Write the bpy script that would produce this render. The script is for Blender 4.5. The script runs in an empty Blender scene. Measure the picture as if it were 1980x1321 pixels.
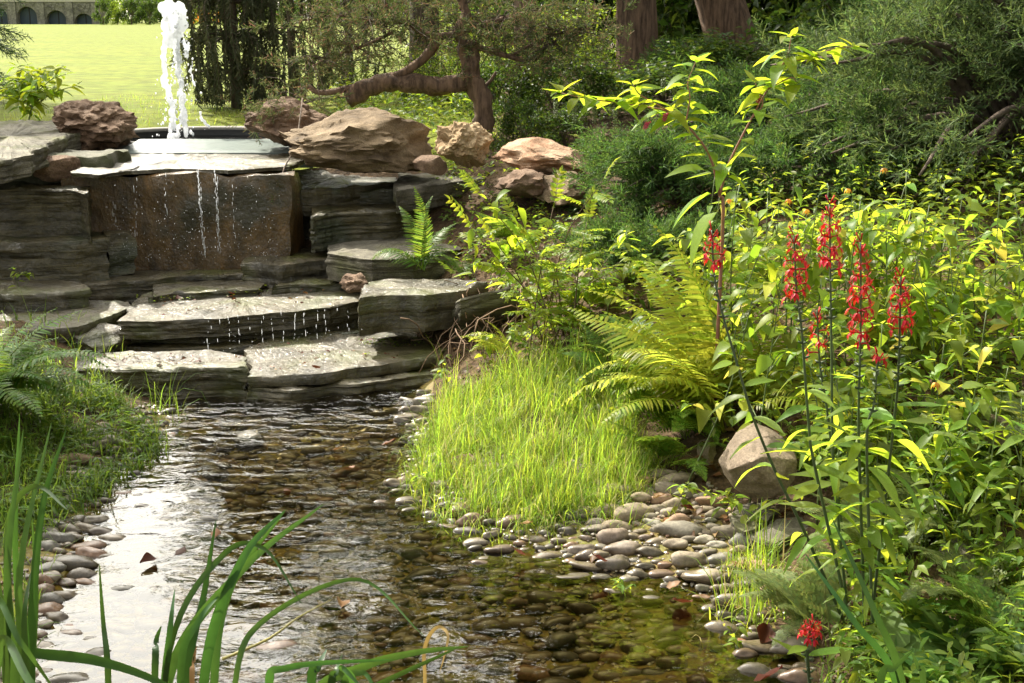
import bpy, bmesh, math, random
import numpy as np
from mathutils import Vector, Matrix, noise, Euler
random.seed(7); rng = np.random.default_rng(7)
R = math.radians
SC = bpy.context.scene
COL = SC.collection

# ------------------------------------------------------------------ camera
F = 2390.0; CAMZ = 1.75; PITCH = R(13.88)          # focal length in pixels of the 1980-wide photograph
cam_d = bpy.data.cameras.new('camera'); cam = bpy.data.objects.new('camera', cam_d); COL.objects.link(cam)
cam.location = (0, 0, CAMZ); cam.rotation_euler = (R(90) - PITCH, 0, 0)
cam_d.sensor_width = 36; cam_d.lens = 36 * F / 1980; cam_d.clip_end = 2000; cam_d.clip_start = 0.05
SC.camera = cam
# ------------------------------------------------------------------ sky, sun, exposure
SUN_EL, SUN_AZ = R(45), R(-40)                      # azimuth from +Y, negative = towards -X
w = bpy.data.worlds.new('World'); SC.world = w; w.use_nodes = True
nt = w.node_tree; nt.nodes.clear()
sky = nt.nodes.new('ShaderNodeTexSky'); sky.sky_type = 'NISHITA'; sky.sun_disc = False
sky.sun_elevation = SUN_EL; sky.sun_rotation = SUN_AZ; sky.dust_density = 2.0; sky.air_density = 1.0
bg = nt.nodes.new('ShaderNodeBackground'); bg.inputs['Strength'].default_value = 0.12
wo = nt.nodes.new('ShaderNodeOutputWorld')
# thin bright cloud and the glow of haze round the sun
wtc = nt.nodes.new('ShaderNodeTexCoord'); wn = nt.nodes.new('ShaderNodeTexNoise'); wn.inputs['Scale'].default_value = 2.2; wn.inputs['Detail'].default_value = 7
nt.links.new(wtc.outputs['Generated'], wn.inputs['Vector'])
wr = nt.nodes.new('ShaderNodeMapRange'); wr.inputs['From Min'].default_value = .30; wr.inputs['From Max'].default_value = .55; nt.links.new(wn.outputs['Fac'], wr.inputs['Value'])
wd = nt.nodes.new('ShaderNodeVectorMath'); wd.operation = 'DOT_PRODUCT'; nt.links.new(wtc.outputs['Generated'], wd.inputs[0])
wd.inputs[1].default_value = (math.sin(SUN_AZ) * math.cos(SUN_EL), math.cos(SUN_AZ) * math.cos(SUN_EL), math.sin(SUN_EL))
wm = nt.nodes.new('ShaderNodeMapRange'); wm.inputs['From Min'].default_value = .45; wm.inputs['From Max'].default_value = 1; wm.inputs['To Min'].default_value = 4.0; wm.inputs['To Max'].default_value = 36; wm.interpolation_type = 'SMOOTHSTEP'
nt.links.new(wd.outputs['Value'], wm.inputs['Value'])
wc = nt.nodes.new('ShaderNodeCombineColor'); 
for k_, f_ in enumerate((1.0, .96, .87)):
    wk = nt.nodes.new('ShaderNodeMath'); wk.operation = 'MULTIPLY'; wk.inputs[1].default_value = f_; nt.links.new(wm.outputs[0], wk.inputs[0]); nt.links.new(wk.outputs[0], wc.inputs[k_])
wx_ = nt.nodes.new('ShaderNodeMix'); wx_.data_type = 'RGBA'; nt.links.new(wr.outputs[0], wx_.inputs['Factor']); nt.links.new(sky.outputs[0], wx_.inputs['A']); nt.links.new(wc.outputs[0], wx_.inputs['B'])
nt.links.new(wx_.outputs['Result'], bg.inputs['Color']); nt.links.new(bg.outputs[0], wo.inputs['Surface'])
sun_d = bpy.data.lights.new('sun', 'SUN'); sun_d.energy = 5.0; sun_d.angle = R(0.5); sun_d.color = (1, .93, .79)
sun = bpy.data.objects.new('sun', sun_d); COL.objects.link(sun)
sun_dir = Vector((math.sin(SUN_AZ) * math.cos(SUN_EL), math.cos(SUN_AZ) * math.cos(SUN_EL), math.sin(SUN_EL)))
sun.rotation_euler = sun_dir.to_track_quat('Z', 'Y').to_euler()
sun.location = (0, 0, 30)
vs = SC.view_settings; vs.view_transform = 'Standard'; vs.look = 'None'; vs.gamma = 1; vs.exposure = 1.08
vs.use_curve_mapping = False
cy = SC.cycles
cy.max_bounces = 7; cy.diffuse_bounces = 3; cy.glossy_bounces = 3; cy.transmission_bounces = 4
cy.transparent_max_bounces = 10; cy.use_denoising = True; cy.caustics_reflective = False; cy.caustics_refractive = False
cy.sample_clamp_indirect = 6

# ------------------------------------------------------------------ pixel -> place
def ray(px, py):
    dx = (px - 990) / F; dy = -(py - 660.5) / F
    return dx, math.cos(PITCH) + dy * math.sin(PITCH), -math.sin(PITCH) + dy * math.cos(PITCH)
def G(px, py, z):                                   # the point a pixel shows on the level z
    x, y, zz = ray(px, py); t = (z - CAMZ) / zz
    return Vector((x * t, y * t, z))
def D(px, py, yd):                                  # the point a pixel shows at depth yd
    x, y, zz = ray(px, py); t = yd / y
    return Vector((x * t, yd, CAMZ + zz * t))
def pix(p):                                         # and back
    x, y, z = p[0], p[1], p[2] - CAMZ
    d = y * math.cos(PITCH) - z * math.sin(PITCH)
    u = y * math.sin(PITCH) + z * math.cos(PITCH)
    return 990 + F * x / d, 660.5 - F * u / d
def MPP(yd): return yd / F * 1.02                   # metres per photo pixel at that depth

# ------------------------------------------------------------------ object helpers
def tag(o, label=None, cat=None, group=None, kind=None):
    if label: o['label'] = label
    if cat: o['category'] = cat
    if group: o['group'] = group
    if kind: o['kind'] = kind
    return o
def link(name, me, parent=None, loc=None, mat4=None):
    o = bpy.data.objects.new(name, me); COL.objects.link(o)
    if parent is not None: o.parent = parent
    if mat4 is not None: o.matrix_basis = mat4
    elif loc is not None: o.location = loc
    return o
def empty(name, loc): 
    o = bpy.data.objects.new(name, None); COL.objects.link(o); o.location = loc; o.empty_display_size = .05
    return o
def fastmesh(name, V, Fs, mat=None, smooth=True):
    """V (n,3) array; Fs list of int arrays (m,k)"""
    V = np.asarray(V, dtype=np.float32)
    if isinstance(Fs, np.ndarray): Fs = [Fs]
    Fs = [np.asarray(f, dtype=np.int32) for f in Fs if len(f)]
    me = bpy.data.meshes.new(name)
    me.vertices.add(len(V)); me.vertices.foreach_set('co', V.ravel())
    loops = np.concatenate([f.ravel() for f in Fs]); tot = np.concatenate([np.full(len(f), f.shape[1], np.int32) for f in Fs])
    me.loops.add(len(loops)); me.loops.foreach_set('vertex_index', loops)
    me.polygons.add(len(tot)); st = np.zeros(len(tot), np.int32); st[1:] = np.cumsum(tot)[:-1]
    me.polygons.foreach_set('loop_start', st)
    me.polygons.foreach_set('use_smooth', np.full(len(tot), smooth))
    me.update(calc_edges=True)
    if mat: me.materials.append(mat)
    return me
class MB:
    def __init__(s): s.V = []; s.F3 = []; s.F4 = []; s.n = 0
    def add(s, V, F4=(), F3=()):
        V = np.asarray(V, float); 
        if len(F4): s.F4.append(np.asarray(F4, int) + s.n)
        if len(F3): s.F3.append(np.asarray(F3, int) + s.n)
        s.V.append(V); s.n += len(V)
    def tube(s, pts, rad, n=6, cap=True):
        pts = [Vector(p) for p in pts]; k = len(pts)
        if not hasattr(rad, '__len__'): rad = [rad] * k
        V = []; up = None
        for i, p in enumerate(pts):
            t = (pts[min(i + 1, k - 1)] - pts[max(i - 1, 0)]).normalized()
            if up is None: up = t.orthogonal().normalized()
            up = (up - t * up.dot(t))
            if up.length < 1e-6: up = t.orthogonal()
            up.normalize(); b = t.cross(up)
            for j in range(n):
                a = 2 * math.pi * j / n
                V.append(p + (up * math.cos(a) + b * math.sin(a)) * rad[i])
        F4 = [(i * n + j, i * n + (j + 1) % n, (i + 1) * n + (j + 1) % n, (i + 1) * n + j) for i in range(k - 1) for j in range(n)]
        F3 = []
        if cap:
            V += [pts[0], pts[-1]]; a, b_ = k * n, k * n + 1
            F3 = [(a, (j + 1) % n, j) for j in range(n)] + [(b_, (k - 1) * n + j, (k - 1) * n + (j + 1) % n) for j in range(n)]
        s.add([tuple(v) for v in V], F4, F3)
    def inst(s, TV, TF4, TF3, M):
        """copies of a template (V,F4,F3) by an (m,4,4) array of matrices"""
        m = len(M)
        if not m: return
        TV = np.asarray(TV); W = np.einsum('mij,nj->mni', M[:, :3, :3], TV) + M[:, None, :3, 3]
        nv = len(TV); off = (np.arange(m) * nv)[:, None, None]
        F4 = (np.asarray(TF4)[None] + off).reshape(-1, 4) if len(TF4) else ()
        F3 = (np.asarray(TF3)[None] + off).reshape(-1, 3) if len(TF3) else ()
        s.add(W.reshape(-1, 3), F4, F3)
    def mesh(s, name, mat=None, smooth=True):
        fs = []
        if s.F4: fs.append(np.concatenate(s.F4))
        if s.F3: fs.append(np.concatenate(s.F3))
        return fastmesh(name, np.concatenate(s.V), fs, mat, smooth)
def frame(loc, d, up=(0, 0, 1), s=1.0, sx=1.0):
    """matrix: local +Y along d, local +Z near up"""
    y = Vector(d).normalized(); u = Vector(up)
    x = y.cross(u)
    if x.length < 1e-4: x = y.orthogonal()
    x.normalize(); z = x.cross(y)
    m = Matrix((x * s * sx, y * s, z * s)).transposed().to_4x4(); m.translation = Vector(loc)
    return m
def frames(P, Dr, U, S, SX=None):
    """the same for arrays -> (m,4,4)"""
    P = np.asarray(P, float); y = np.asarray(Dr, float); y = y / (np.linalg.norm(y, axis=1, keepdims=True) + 1e-9)
    U = np.broadcast_to(np.asarray(U, float), y.shape)
    x = np.cross(y, U); n = np.linalg.norm(x, axis=1, keepdims=True); x = np.where(n < 1e-5, np.array([[1., 0, 0]]), x / (n + 1e-9))
    z = np.cross(x, y); S = np.broadcast_to(np.asarray(S, float), (len(P),))[:, None]
    M = np.zeros((len(P), 4, 4)); M[:, :3, 0] = x * S * (1 if SX is None else np.asarray(SX)[:, None]); M[:, :3, 1] = y * S; M[:, :3, 2] = z * S
    M[:, :3, 3] = P; M[:, 3, 3] = 1
    return M
def curve(pts, n):
    """Catmull-Rom through pts, n samples"""
    P = [Vector(p) for p in pts]
    if len(P) == 2: P = [P[0], (P[0] + P[1]) / 2, P[1]]
    P = [P[0] * 2 - P[1]] + P + [P[-1] * 2 - P[-2]]; m = len(P) - 3; out = []
    for i in range(n):
        t = i / (n - 1) * m; k = min(int(t), m - 1); u = t - k
        a, b, c, d = P[k:k + 4]
        out.append(.5 * ((2 * b) + (c - a) * u + (2 * a - 5 * b + 4 * c - d) * u * u + (3 * b - a - 3 * c + d) * u ** 3))
    return out

# ------------------------------------------------------------------ materials
def newmat(name):
    m = bpy.data.materials.new(name); m.use_nodes = True; t = m.node_tree; t.nodes.clear()
    out = t.nodes.new('ShaderNodeOutputMaterial')
    def N(ty, **kw):
        n = t.nodes.new(ty)
        for k, v in kw.items():
            if k.startswith('i_'): n.inputs[k[2:].replace('_', ' ')].default_value = v
            else: setattr(n, k, v)
        return n
    def L(a, b): t.links.new(a, b)
    return m, N, L, out
def ramp(N, stops):
    r = N('ShaderNodeValToRGB'); e = r.color_ramp.elements
    e[0].position, e[0].color = stops[0][0], (*stops[0][1], 1)
    e[1].position, e[1].color = stops[-1][0], (*stops[-1][1], 1)
    for p, c in stops[1:-1]:
        x = e.new(p); x.color = (*c, 1)
    return r
def leafmat(name, refl, trans, mix=.5, rough=.42, hv=.03, vv=.45, spec=.22, tint=None, tintamt=.25):
    m, N, L, out = newmat(name)
    oi = N('ShaderNodeObjectInfo'); ge = N('ShaderNodeNewGeometry')
    add = N('ShaderNodeMath', operation='ADD'); L(oi.outputs['Random'], add.inputs[0]); L(ge.outputs['Random Per Island'], add.inputs[1])
    fr = N('ShaderNodeMath', operation='FRACT'); L(add.outputs[0], fr.inputs[0])
    m2 = N('ShaderNodeMath', operation='MULTIPLY'); L(fr.outputs[0], m2.inputs[0]); m2.inputs[1].default_value = 7.31
    f2 = N('ShaderNodeMath', operation='FRACT'); L(m2.outputs[0], f2.inputs[0])
    hue = N('ShaderNodeMapRange'); L(fr.outputs[0], hue.inputs['Value']); hue.inputs['To Min'].default_value = .5 - hv; hue.inputs['To Max'].default_value = .5 + hv
    val = N('ShaderNodeMapRange'); L(f2.outputs[0], val.inputs['Value']); val.inputs['To Min'].default_value = 1 - vv; val.inputs['To Max'].default_value = 1 + vv
    tc = N('ShaderNodeTexCoord'); nz = N('ShaderNodeTexNoise'); nz.inputs['Scale'].default_value = 35; L(tc.outputs['Object'], nz.inputs['Vector'])
    vm = N('ShaderNodeMapRange'); L(nz.outputs['Fac'], vm.inputs['Value']); vm.inputs['To Min'].default_value = .75; vm.inputs['To Max'].default_value = 1.25
    vmul = N('ShaderNodeMath', operation='MULTIPLY'); L(val.outputs[0], vmul.inputs[0]); L(vm.outputs[0], vmul.inputs[1])
    def hsv(c):
        h = N('ShaderNodeHueSaturation'); L(hue.outputs[0], h.inputs['Hue']); L(vmul.outputs[0], h.inputs['Value'])
        if tint:
            mx = N('ShaderNodeMix', data_type='RGBA'); th = N('ShaderNodeMath', operation='GREATER_THAN'); L(f2.outputs[0], th.inputs[0]); th.inputs[1].default_value = 1 - tintamt
            L(th.outputs[0], mx.inputs['Factor']); mx.inputs['A'].default_value = (*c, 1); mx.inputs['B'].default_value = (*tint, 1); L(mx.outputs['Result'], h.inputs['Color'])
        else: h.inputs['Color'].default_value = (*c, 1)
        return h.outputs['Color']
    b = N('ShaderNodeBsdfPrincipled'); b.inputs['Roughness'].default_value = rough; b.inputs['Specular IOR Level'].default_value = spec
    L(hsv(refl), b.inputs['Base Color'])
    tr = N('ShaderNodeBsdfTranslucent'); L(hsv(trans), tr.inputs['Color'])
    mx = N('ShaderNodeMixShader'); mx.inputs[0].default_value = mix; L(b.outputs[0], mx.inputs[1]); L(tr.outputs[0], mx.inputs[2])
    L(mx.outputs[0], out.inputs['Surface'])
    return m
def rockmat(name, cols, scale=4, rough=.85, bump=.5, bscale=18, stretch=(1, 1, 1), strata=0, wet=0, moss=None, coords='Object', fine=140):
    """cols: 3-4 colours of a ramp over noise; strata: fine bedding lines; wet: film of water (0-1)"""
    m, N, L, out = newmat(name)
    tc = N('ShaderNodeTexCoord'); mp = N('ShaderNodeMapping'); mp.inputs['Scale'].default_value = stretch
    L(tc.outputs[coords], mp.inputs['Vector'])
    n1 = N('ShaderNodeTexNoise'); n1.inputs['Scale'].default_value = scale; n1.inputs['Detail'].default_value = 8; n1.inputs['Roughness'].default_value = .65; L(mp.outputs[0], n1.inputs['Vector'])
    k = len(cols); r = ramp(N, [(.28 + .44 * i / (k - 1), c) for i, c in enumerate(cols)]); L(n1.outputs['Fac'], r.inputs[0])
    n2 = N('ShaderNodeTexNoise'); n2.inputs['Scale'].default_value = fine; n2.inputs['Detail'].default_value = 4; L(tc.outputs[coords], n2.inputs['Vector'])
    v = N('ShaderNodeMapRange'); L(n2.outputs['Fac'], v.inputs['Value']); v.inputs['From Min'].default_value = .3; v.inputs['From Max'].default_value = .7; v.inputs['To Min'].default_value = .62; v.inputs['To Max'].default_value = 1.3
    h = N('ShaderNodeHueSaturation'); L(r.outputs[0], h.inputs['Color']); L(v.outputs[0], h.inputs['Value'])
    col = h.outputs['Color']
    if moss:
        n3 = N('ShaderNodeTexNoise'); n3.inputs['Scale'].default_value = 3.1; n3.inputs['Detail'].default_value = 6; L(tc.outputs[coords], n3.inputs['Vector'])
        mr = N('ShaderNodeMapRange'); L(n3.outputs['Fac'], mr.inputs['Value']); mr.inputs['From Min'].default_value = .5; mr.inputs['From Max'].default_value = .62
        mm = N('ShaderNodeMix', data_type='RGBA'); L(mr.outputs[0], mm.inputs['Factor']); L(col, mm.inputs['A']); mm.inputs['B'].default_value = (*moss, 1); col = mm.outputs['Result']
    b = N('ShaderNodeBsdfPrincipled'); L(col, b.inputs['Base Color']); b.inputs['Roughness'].default_value = rough
    nb = N('ShaderNodeTexNoise'); nb.inputs['Scale'].default_value = bscale; nb.inputs['Detail'].default_value = 10; nb.inputs['Roughness'].default_value = .7; L(mp.outputs[0], nb.inputs['Vector'])
    hgt = nb.outputs['Fac']
    if strata:
        ms = N('ShaderNodeMapping'); ms.inputs['Scale'].default_value = (1.2, 1.2, strata); L(tc.outputs[coords], ms.inputs['Vector'])
        s = N('ShaderNodeTexNoise'); s.inputs['Scale'].default_value = 1.6; s.inputs['Detail'].default_value = 5; s.inputs['Roughness'].default_value = .75; L(ms.outputs[0], s.inputs['Vector'])
        ad = N('ShaderNodeMath', operation='MULTIPLY_ADD'); L(s.outputs['Fac'], ad.inputs[0]); ad.inputs[1].default_value = 1.6; L(hgt, ad.inputs[2]); hgt = ad.outputs[0]
        sv = N('ShaderNodeMapRange'); L(s.outputs['Fac'], sv.inputs['Value']); sv.inputs['From Min'].default_value = .35; sv.inputs['From Max'].default_value = .65; sv.inputs['To Min'].default_value = .55; sv.inputs['To Max'].default_value = 1.3
        h2 = N('ShaderNodeHueSaturation'); L(col, h2.inputs['Color']); L(sv.outputs[0], h2.inputs['Value']); L(h2.outputs[0], b.inputs['Base Color'])
    bp = N('ShaderNodeBump'); bp.inputs['Strength'].default_value = bump; bp.inputs['Distance'].default_value = .03; L(hgt, bp.inputs['Height'])
    L(bp.outputs[0], b.inputs['Normal'])
    if wet:
        b.inputs['Coat Weight'].default_value = wet; b.inputs['Coat Roughness'].default_value = .09; b.inputs['Coat IOR'].default_value = 1.65
        wn = N('ShaderNodeTexNoise'); wn.inputs['Scale'].default_value = 40; wn.inputs['Detail'].default_value = 3; L(tc.outputs[coords], wn.inputs['Vector'])
        b2 = N('ShaderNodeBump'); b2.inputs['Strength'].default_value = 1; b2.inputs['Distance'].default_value = .022; L(wn.outputs['Fac'], b2.inputs['Height']); L(b2.outputs[0], b.inputs['Coat Normal'])
    L(b.outputs[0], out.inputs['Surface'])
    return m
def plainmat(name, c, rough=.6, metal=0, var=.25, scale=30, bump=.2, spec=.5):
    m, N, L, out = newmat(name)
    tc = N('ShaderNodeTexCoord'); n = N('ShaderNodeTexNoise'); n.inputs['Scale'].default_value = scale; n.inputs['Detail'].default_value = 6; L(tc.outputs['Object'], n.inputs['Vector'])
    v = N('ShaderNodeMapRange'); L(n.outputs['Fac'], v.inputs['Value']); v.inputs['To Min'].default_value = 1 - var * 2; v.inputs['To Max'].default_value = 1 + var * 2
    oi = N('ShaderNodeObjectInfo'); ov = N('ShaderNodeMapRange'); L(oi.outputs['Random'], ov.inputs['Value']); ov.inputs['To Min'].default_value = 1 - var; ov.inputs['To Max'].default_value = 1 + var
    mu = N('ShaderNodeMath', operation='MULTIPLY'); L(v.outputs[0], mu.inputs[0]); L(ov.outputs[0], mu.inputs[1])
    h = N('ShaderNodeHueSaturation'); h.inputs['Color'].default_value = (*c, 1); L(mu.outputs[0], h.inputs['Value'])
    b = N('ShaderNodeBsdfPrincipled'); L(h.outputs[0], b.inputs['Base Color']); b.inputs['Roughness'].default_value = rough; b.inputs['Metallic'].default_value = metal; b.inputs['Specular IOR Level'].default_value = spec
    bp = N('ShaderNodeBump'); bp.inputs['Strength'].default_value = bump; bp.inputs['Distance'].default_value = .01; L(n.outputs['Fac'], bp.inputs['Height']); L(bp.outputs[0], b.inputs['Normal'])
    L(b.outputs[0], out.inputs['Surface'])
    return m
def barkmat(name, c1, c2, zs=2, xy=14):
    m, N, L, out = newmat(name)
    tc = N('ShaderNodeTexCoord'); mp = N('ShaderNodeMapping'); mp.inputs['Scale'].default_value = (xy, xy, zs); L(tc.outputs['Object'], mp.inputs['Vector'])
    n = N('ShaderNodeTexNoise'); n.inputs['Scale'].default_value = 2; n.inputs['Detail'].default_value = 8; n.inputs['Roughness'].default_value = .7; L(mp.outputs[0], n.inputs['Vector'])
    r = ramp(N, [(.35, c1), (.68, c2)]); L(n.outputs['Fac'], r.inputs[0])
    b = N('ShaderNodeBsdfPrincipled'); b.inputs['Roughness'].default_value = .9; L(r.outputs[0], b.inputs['Base Color'])
    bp = N('ShaderNodeBump'); bp.inputs['Strength'].default_value = 1; bp.inputs['Distance'].default_value = .03; L(n.outputs['Fac'], bp.inputs['Height']); L(bp.outputs[0], b.inputs['Normal'])
    L(b.outputs[0], out.inputs['Surface'])
    return m
def water_mat(name, ior=1.6, tint=(.82, .76, .52), rough=.01, scl=6.5, aniso=(1, 1.9, 1), near=.085, far=.42, y0=3.1, y1=5.4, dist=.028):
    """thin clear sheet: transparent where it is looked through, mirror by Fresnel; ripples grow from y0 to y1 (upstream)"""
    m, N, L, out = newmat(name)
    tc = N('ShaderNodeTexCoord'); mp = N('ShaderNodeMapping'); mp.inputs['Scale'].default_value = aniso; L(tc.outputs['Object'], mp.inputs['Vector'])
    n = N('ShaderNodeTexNoise'); n.inputs['Scale'].default_value = scl; n.inputs['Detail'].default_value = 3; n.inputs['Distortion'].default_value = .6; L(mp.outputs[0], n.inputs['Vector'])
    n2 = N('ShaderNodeTexNoise'); n2.inputs['Scale'].default_value = scl * .35; n2.inputs['Detail'].default_value = 2; L(mp.outputs[0], n2.inputs['Vector'])
    ad = N('ShaderNodeMath', operation='MULTIPLY_ADD'); L(n2.outputs['Fac'], ad.inputs[0]); ad.inputs[1].default_value = 1.2; L(n.outputs['Fac'], ad.inputs[2])
    sp = N('ShaderNodeSeparateXYZ'); L(tc.outputs['Object'], sp.inputs[0])
    mr = N('ShaderNodeMapRange'); L(sp.outputs['Y'], mr.inputs['Value']); mr.inputs['From Min'].default_value = y0; mr.inputs['From Max'].default_value = y1; mr.inputs['To Min'].default_value = near; mr.inputs['To Max'].default_value = far
    pn = N('ShaderNodeTexNoise'); pn.inputs['Scale'].default_value = 1.7; pn.inputs['Detail'].default_value = 3; L(mp.outputs[0], pn.inputs['Vector'])
    pm = N('ShaderNodeMapRange'); L(pn.outputs['Fac'], pm.inputs['Value']); pm.inputs['From Min'].default_value = .36; pm.inputs['From Max'].default_value = .64; pm.inputs['To Min'].default_value = .2; pm.inputs['To Max'].default_value = 1.25
    tb = N('ShaderNodeMapRange'); L(sp.outputs['Y'], tb.inputs['Value']); tb.inputs['From Min'].default_value = 5.0; tb.inputs['From Max'].default_value = 5.9; tb.inputs['To Min'].default_value = 0; tb.inputs['To Max'].default_value = 1.3
    pa = N('ShaderNodeMath', operation='MULTIPLY_ADD'); L(mr.outputs[0], pa.inputs[0]); L(pm.outputs[0], pa.inputs[1]); L(tb.outputs[0], pa.inputs[2])
    bp = N('ShaderNodeBump'); bp.inputs['Distance'].default_value = dist; L(pa.outputs[0], bp.inputs['Strength']); L(ad.outputs[0], bp.inputs['Height'])
    fr = N('ShaderNodeFresnel'); fr.inputs['IOR'].default_value = ior; L(bp.outputs[0], fr.inputs['Normal'])
    gl = N('ShaderNodeBsdfGlossy'); gl.inputs['Roughness'].default_value = rough; L(bp.outputs[0], gl.inputs['Normal'])
    tp = N('ShaderNodeBsdfTransparent'); tp.inputs['Color'].default_value = (*tint, 1)
    mx = N('ShaderNodeMixShader'); L(fr.outputs[0], mx.inputs[0]); L(tp.outputs[0], mx.inputs[1]); L(gl.outputs[0], mx.inputs[2]); L(mx.outputs[0], out.inputs['Surface'])
    return m

# ================================================================== the ground
CP = [  # x, y, z : heights read off where things stand
 (-.9,3.1,-.09),(-.9,4,-.08),(-.9,5,-.07),(-1.0,5.7,-.08),(-.3,3.1,-.10),(.3,3.1,-.08),(-.3,3.6,-.07),(-.3,4.1,-.05),(-.5,5.2,-.05),(-.5,2,-.1),(.3,2,-.1),(-.6,6,-.08),
 (-1.5,4.3,-.029),(-1.3,3.6,-.031),(-1.15,3.15,-.033),(-1.62,4.8,-.026),(-1.0,3.6,-.032),(-1.6,5.3,-.005),(-1.2,4.4,-.026),(-.75,3.3,-.04),(-1.5,3.3,.0),
 (-1.9,4.6,.09),(-2.3,5.5,.22),(-1.9,3.5,.1),(-3.2,5,.4),(-3,3,.25),(-2.6,6.4,.28),(-1.75,5.6,.03),(-2.0,5.9,.06),(-5,4,.5),(-5,7,.7),
 (-1,1.9,.0),(-1.6,2.4,.06),(0,1.4,.05),(1,1.6,.12),(0,0,.15),(-2,0,.2),(2,0,.25),
 (.18,3.8,-.025),(.5,3.7,-.02),(-.2,4.15,-.02),(.3,4.1,.025),(.6,4.0,.035),(0,4.32,.02),(.78,3.85,.03),(.62,3.4,-.03),(.75,3.2,-.02),
 (0.1,4.85,.13),(0,5.3,.15),(-.35,5.5,.04),(-.4,4.95,.0),(.6,5.0,.14),(.3,6,.3),(-.2,6.2,.15),
 (.86,4.29,.09),(1.0,4.5,.22),(1.5,3.6,.22),(1.4,3.1,.1),(.95,3.1,.03),(1.5,2.5,.12),(2,4.3,.45),(1.2,5.2,.45),(.6,6.2,.5),(.1,6.8,.40),(2.3,5.6,.85),
 (.7,8.0,.95),(-.1,7.6,.68),(-.2,7.1,.45),(1.5,7,.9),(3,8,1.15),(3,4,.7),(3.5,2.5,.5),(6,5,1.2),
 (-.8,6.3,-.06),(-.8,6.9,.0),(-1.6,6.1,-.08),(-1.6,7,.05),(-1.6,7.7,.2),(-.6,7.4,.3),(-.5,8.1,.68),(-2.6,7.3,.15),(-3.5,7.4,.4),(-3.5,8.3,.75),(-2.2,8.4,.6),(-1.2,8.5,.75),(-2.6,6.8,.1),
 (-2.4,9.6,.75),(-2.4,10.2,.75),(-3.0,9.9,.78),(-1.9,9.9,.78),(-4,10.5,1.0),(-.9,10.5,1.02),(-2.5,11.6,1.0),(-4.6,9,1.0),(-.5,9.5,1.0),(-3.6,10.9,1.0),(-1.2,11.2,1.0),
 (1.4,14,1.3),(4,12,1.5),(0,12.5,1.2),(6,14,1.7),(8,8,1.6),(-4,14,1.04),(-8,14,1.04),(-8,10,1.0),(9,3,1.4),(-8,4,.8),
]
CP = np.array(CP)
def _phi(r): return r
_A = np.zeros((len(CP) + 3, len(CP) + 3)); _d = np.linalg.norm(CP[:, None, :2] - CP[None, :, :2], axis=2)
_A[:len(CP), :len(CP)] = _phi(_d); _A[:len(CP), -3] = 1; _A[:len(CP), -2:] = CP[:, :2]; _A[-3, :len(CP)] = 1; _A[-2:, :len(CP)] = CP[:, :2].T
_w = np.linalg.solve(_A, np.concatenate([CP[:, 2], np.zeros(3)]))
def hgt_arr(X, Y):
    sh = X.shape; P = np.stack([X.ravel(), Y.ravel()], 1); z = np.empty(len(P))
    for i in range(0, len(P), 20000):
        q = P[i:i + 20000]; d = np.linalg.norm(q[:, None] - CP[None, :, :2], axis=2)
        z[i:i + 20000] = d @ _w[:-3] + _w[-3] + q @ _w[-2:]
    far = 1.03 + np.maximum(P[:, 1] - 12, 0) * .0150 + np.clip(P[:, 0] - .5, 0, 40) * .04
    t = np.clip((P[:, 1] - 11.5) / 3.0, 0, 1); t = np.maximum(t, np.clip((np.abs(P[:, 0]) - 7) / 4, 0, 1)); t = t * t * (3 - 2 * t)
    return (z * (1 - t) + far * t).reshape(sh)
def H(x, y): return float(hgt_arr(np.array([x]), np.array([y]))[0])

def axis(a, b, step, lo, hi, grow=1.18):
    c = list(np.arange(a, b + 1e-6, step)); s = step; v = b
    while v < hi: s *= grow; v += s; c.append(v)
    s = step; v = a; pre = []
    while v > lo: s *= grow; v -= s; pre.append(v)
    return np.array(pre[::-1] + c)
gx = axis(-3.4, 3.0, .05, -260, 260); gy = axis(.6, 9.2, .05, -6, 420)
GX, GY = np.meshgrid(gx, gy); GZ = hgt_arr(GX, GY)
nz_ = np.array([[noise.noise((x * 2.3, y * 2.3, 0)) * .6 + noise.noise((x * 7, y * 7, 3)) * .4 for x in gx] for y in gy])
GZ = GZ + nz_ * np.where(np.abs(GX) + np.abs(GY - 5) < 9, .018, .006)
idx = np.arange(GX.size).reshape(GX.shape)
quads = np.stack([idx[:-1, :-1], idx[:-1, 1:], idx[1:, 1:], idx[1:, :-1]], -1).reshape(-1, 4)
cx = GX.ravel()[quads].mean(1); cyy = GY.ravel()[quads].mean(1)
in_stream = (cx > np.interp(cyy, [0, 2.4, 3.2, 3.8, 7], [-1.2, -1.3, -1.5, -1.72, -1.75]) - .05 * np.sin(cyy * 5)) & (cx < np.interp(cyy, [0, 3.1, 3.5, 3.9, 4.15, 4.45, 4.9, 5.6, 6.3], [.9, .86, .78, .82, .75, .1, -.42, -.45, -.4])) & (cyy < 6.3) & (cyy > 1.2)
is_lawn = (((cyy > 8.9 + .25 * np.sin(cx * 3)) & (cx < -.35 + .012 * cyy + .1 * np.sin(cyy * 4))) | (cyy > 45) | (cyy < -1) | (cx < -9)) & ~in_stream
def submesh(name, mask, mat):
    q = quads[mask]; u, inv = np.unique(q, return_inverse=True)
    V = np.stack([GX.ravel()[u], GY.ravel()[u], GZ.ravel()[u]], 1)
    return fastmesh(name, V, inv.reshape(-1, 4), mat)
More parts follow.
